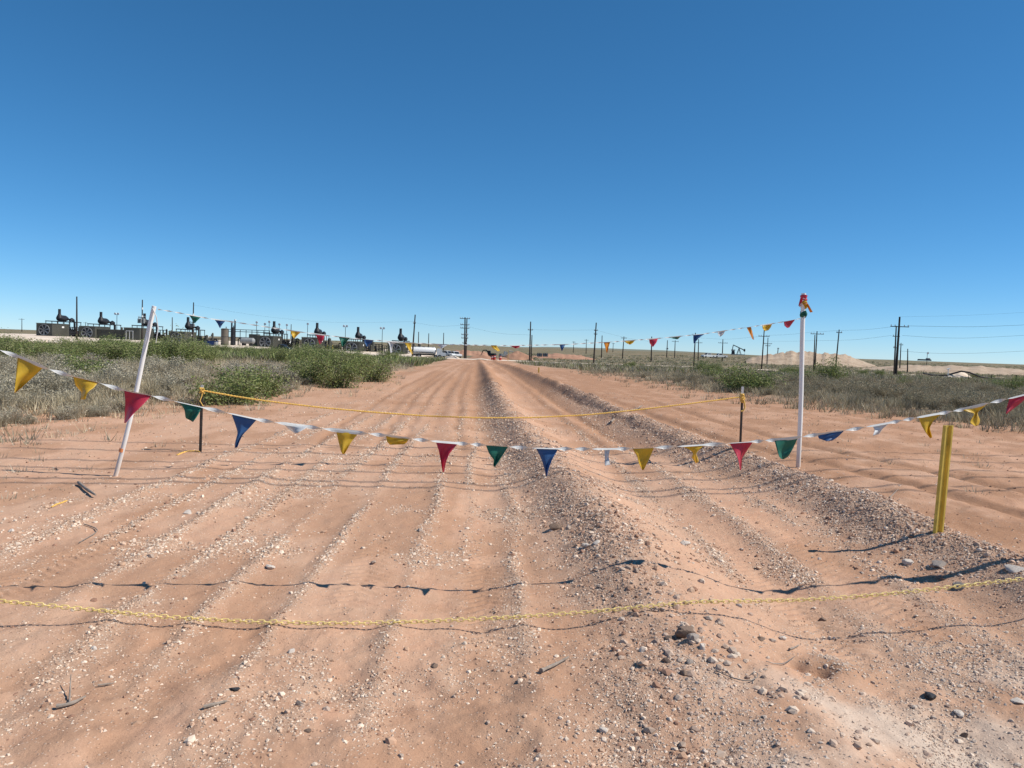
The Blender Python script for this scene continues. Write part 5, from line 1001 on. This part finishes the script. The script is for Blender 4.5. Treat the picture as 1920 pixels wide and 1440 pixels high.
def rock(label, px, py, wpx, mat, seed, flat=.7, name='rock', cat='rock'):
    g = gh(px, py); r = wpx/2*g[1]/FPX; rr = np.random.default_rng(seed); import bmesh
    bm = bmesh.new(); bmesh.ops.create_icosphere(bm, subdivisions=3, radius=1.0)
    for v_ in bm.verts:
        c = v_.co; n = float(fbm(np.array([c.x*1.1+seed*3.1+c.z*.7]), np.array([c.y*1.1+seed+c.z*.9]), 210)[0])*1.1+float(fbm(np.array([c.x*3.5+seed]), np.array([c.y*3.5+c.z*3.1]), 215)[0])*.4; v_.co = c*(.35+.9*n)
    for _ in range(7):                              # a few broken faces
        d = Vector(rr.normal(0, 1, 3)).normalized(); lim = rr.uniform(.5, .72)
        for v_ in bm.verts:
            s = v_.co.dot(d)-lim
            if s > 0: v_.co -= d*s*.9
    me = bpy.data.meshes.new(name); bm.to_mesh(me); bm.free(); o = link(name, me, M[mat], None, (g[0], g[1], g[2]+r*flat*.3), rr.uniform(0, 6)); o.scale = (r*1.15, r, r*flat); me.polygons.foreach_set('use_smooth', [True]*len(me.polygons))
    try: me.set_sharp_from_angle(angle=math.radians(28))
    except Exception: pass
    return tag(o, label, cat)
for i, (lab, px, py, w, mt, fl) in enumerate([('large brown clod on the near windrow, biggest of its cluster', 1284, 1192, 34, 'rockd', .9), ('brown clod at the left of the biggest clod', 1258, 1200, 20, 'rockd', .8), ('grey brown clod touching the right side of the biggest clod', 1300, 1199, 22, 'rockg', 1.1),
        ('pale upright splinter of rock below the clod cluster', 1318, 1217, 12, 'rockw', 1.5), ('white rock on the left face of the windrow, lower left of a pair', 1100, 1024, 17, 'rockw', .6), ('white rock on the left face of the windrow, upper right of a pair', 1119, 1015, 14, 'rockw', .6), ('white rock on the smooth slope right of the windrow crest', 1284, 1021, 18, 'rockw', .7),
        ('dark clod at the foot of the windrow left face', 1044, 991, 22, 'rockd', .7), ('pale rock in the stony slope below the yellow marker post', 1762, 1028, 24, 'rockg', .7), ('pale angular rock left of and below the yellow marker post', 1703, 1053, 20, 'rockw', .8), ('flat white slab at the right frame edge', 1905, 1067, 46, 'rockw', .35),
        ('pale rock with dark side near the right end of the chain shadow', 1799, 1074, 22, 'rockg', .8), ('small dark clod near the right end of the chain shadow', 1763, 1079, 18, 'rockd', .8), ('black lump lying on the pale gravel at lower right', 1743, 1306, 26, 'plastic', .6), ('small dark clod at lower right edge of the gravel', 1808, 1380, 14, 'rockd', .8),
        ('dark red stone below the chain, right of the trough', 1541, 1164, 15, 'rockd', .9), ('brown oblong stone lying in the reddish trough', 1427, 1200, 15, 'rockd', .6), ('white stone in the trough right of the oblong brown one', 1465, 1198, 13, 'rockw', .8), ('white stone right under the chain on the slope', 1386, 1137, 12, 'rockw', .8),
        ('white stone in the sand at left, above the chain', 508, 1066, 18, 'rockw', .7), ('white pebble below the left part of the chain shadow', 176, 1217, 12, 'rockw', .7), ('pinkish white stone in the middle left foreground', 545, 1222, 14, 'rockw', .7), ('pale square stone at bottom left of centre', 560, 1322, 15, 'rockg', .9),
        ('dark fragment among pebbles in the lower left', 440, 1294, 16, 'plastic', .7), ('dark stone in the smooth sand at centre bottom', 814, 1250, 13, 'rockd', .8), ('oval white stone at bottom centre right', 1130, 1371, 17, 'rockw', .6), ('white stone low at bottom centre', 866, 1431, 12, 'rockw', .7), ('dark stone at lower left centre', 577, 1371, 12, 'rockd', .8), ('pale stone at right edge in the lower gravel', 1912, 1317, 26, 'rockw', .4),
        ('flat white rock in the lower right gravel', 1797, 1338, 24, 'rockw', .4), ('pale rock near the left frame edge above the pebble rows', 22, 996, 11, 'rockw', .8), ('white stone at the left pebble row', 352, 963, 16, 'rockw', .6), ('brown clod left of the trough at the windrow foot', 1250, 1240, 16, 'rockd', .8), ('grey stone on the lower flank of the near windrow', 1292, 1243, 15, 'rockg', .9), ('dark clod on the lower flank of the near windrow', 1283, 1265, 18, 'rockd', .7)]):
    rock(lab, px, py, w, mt, i+1, fl)
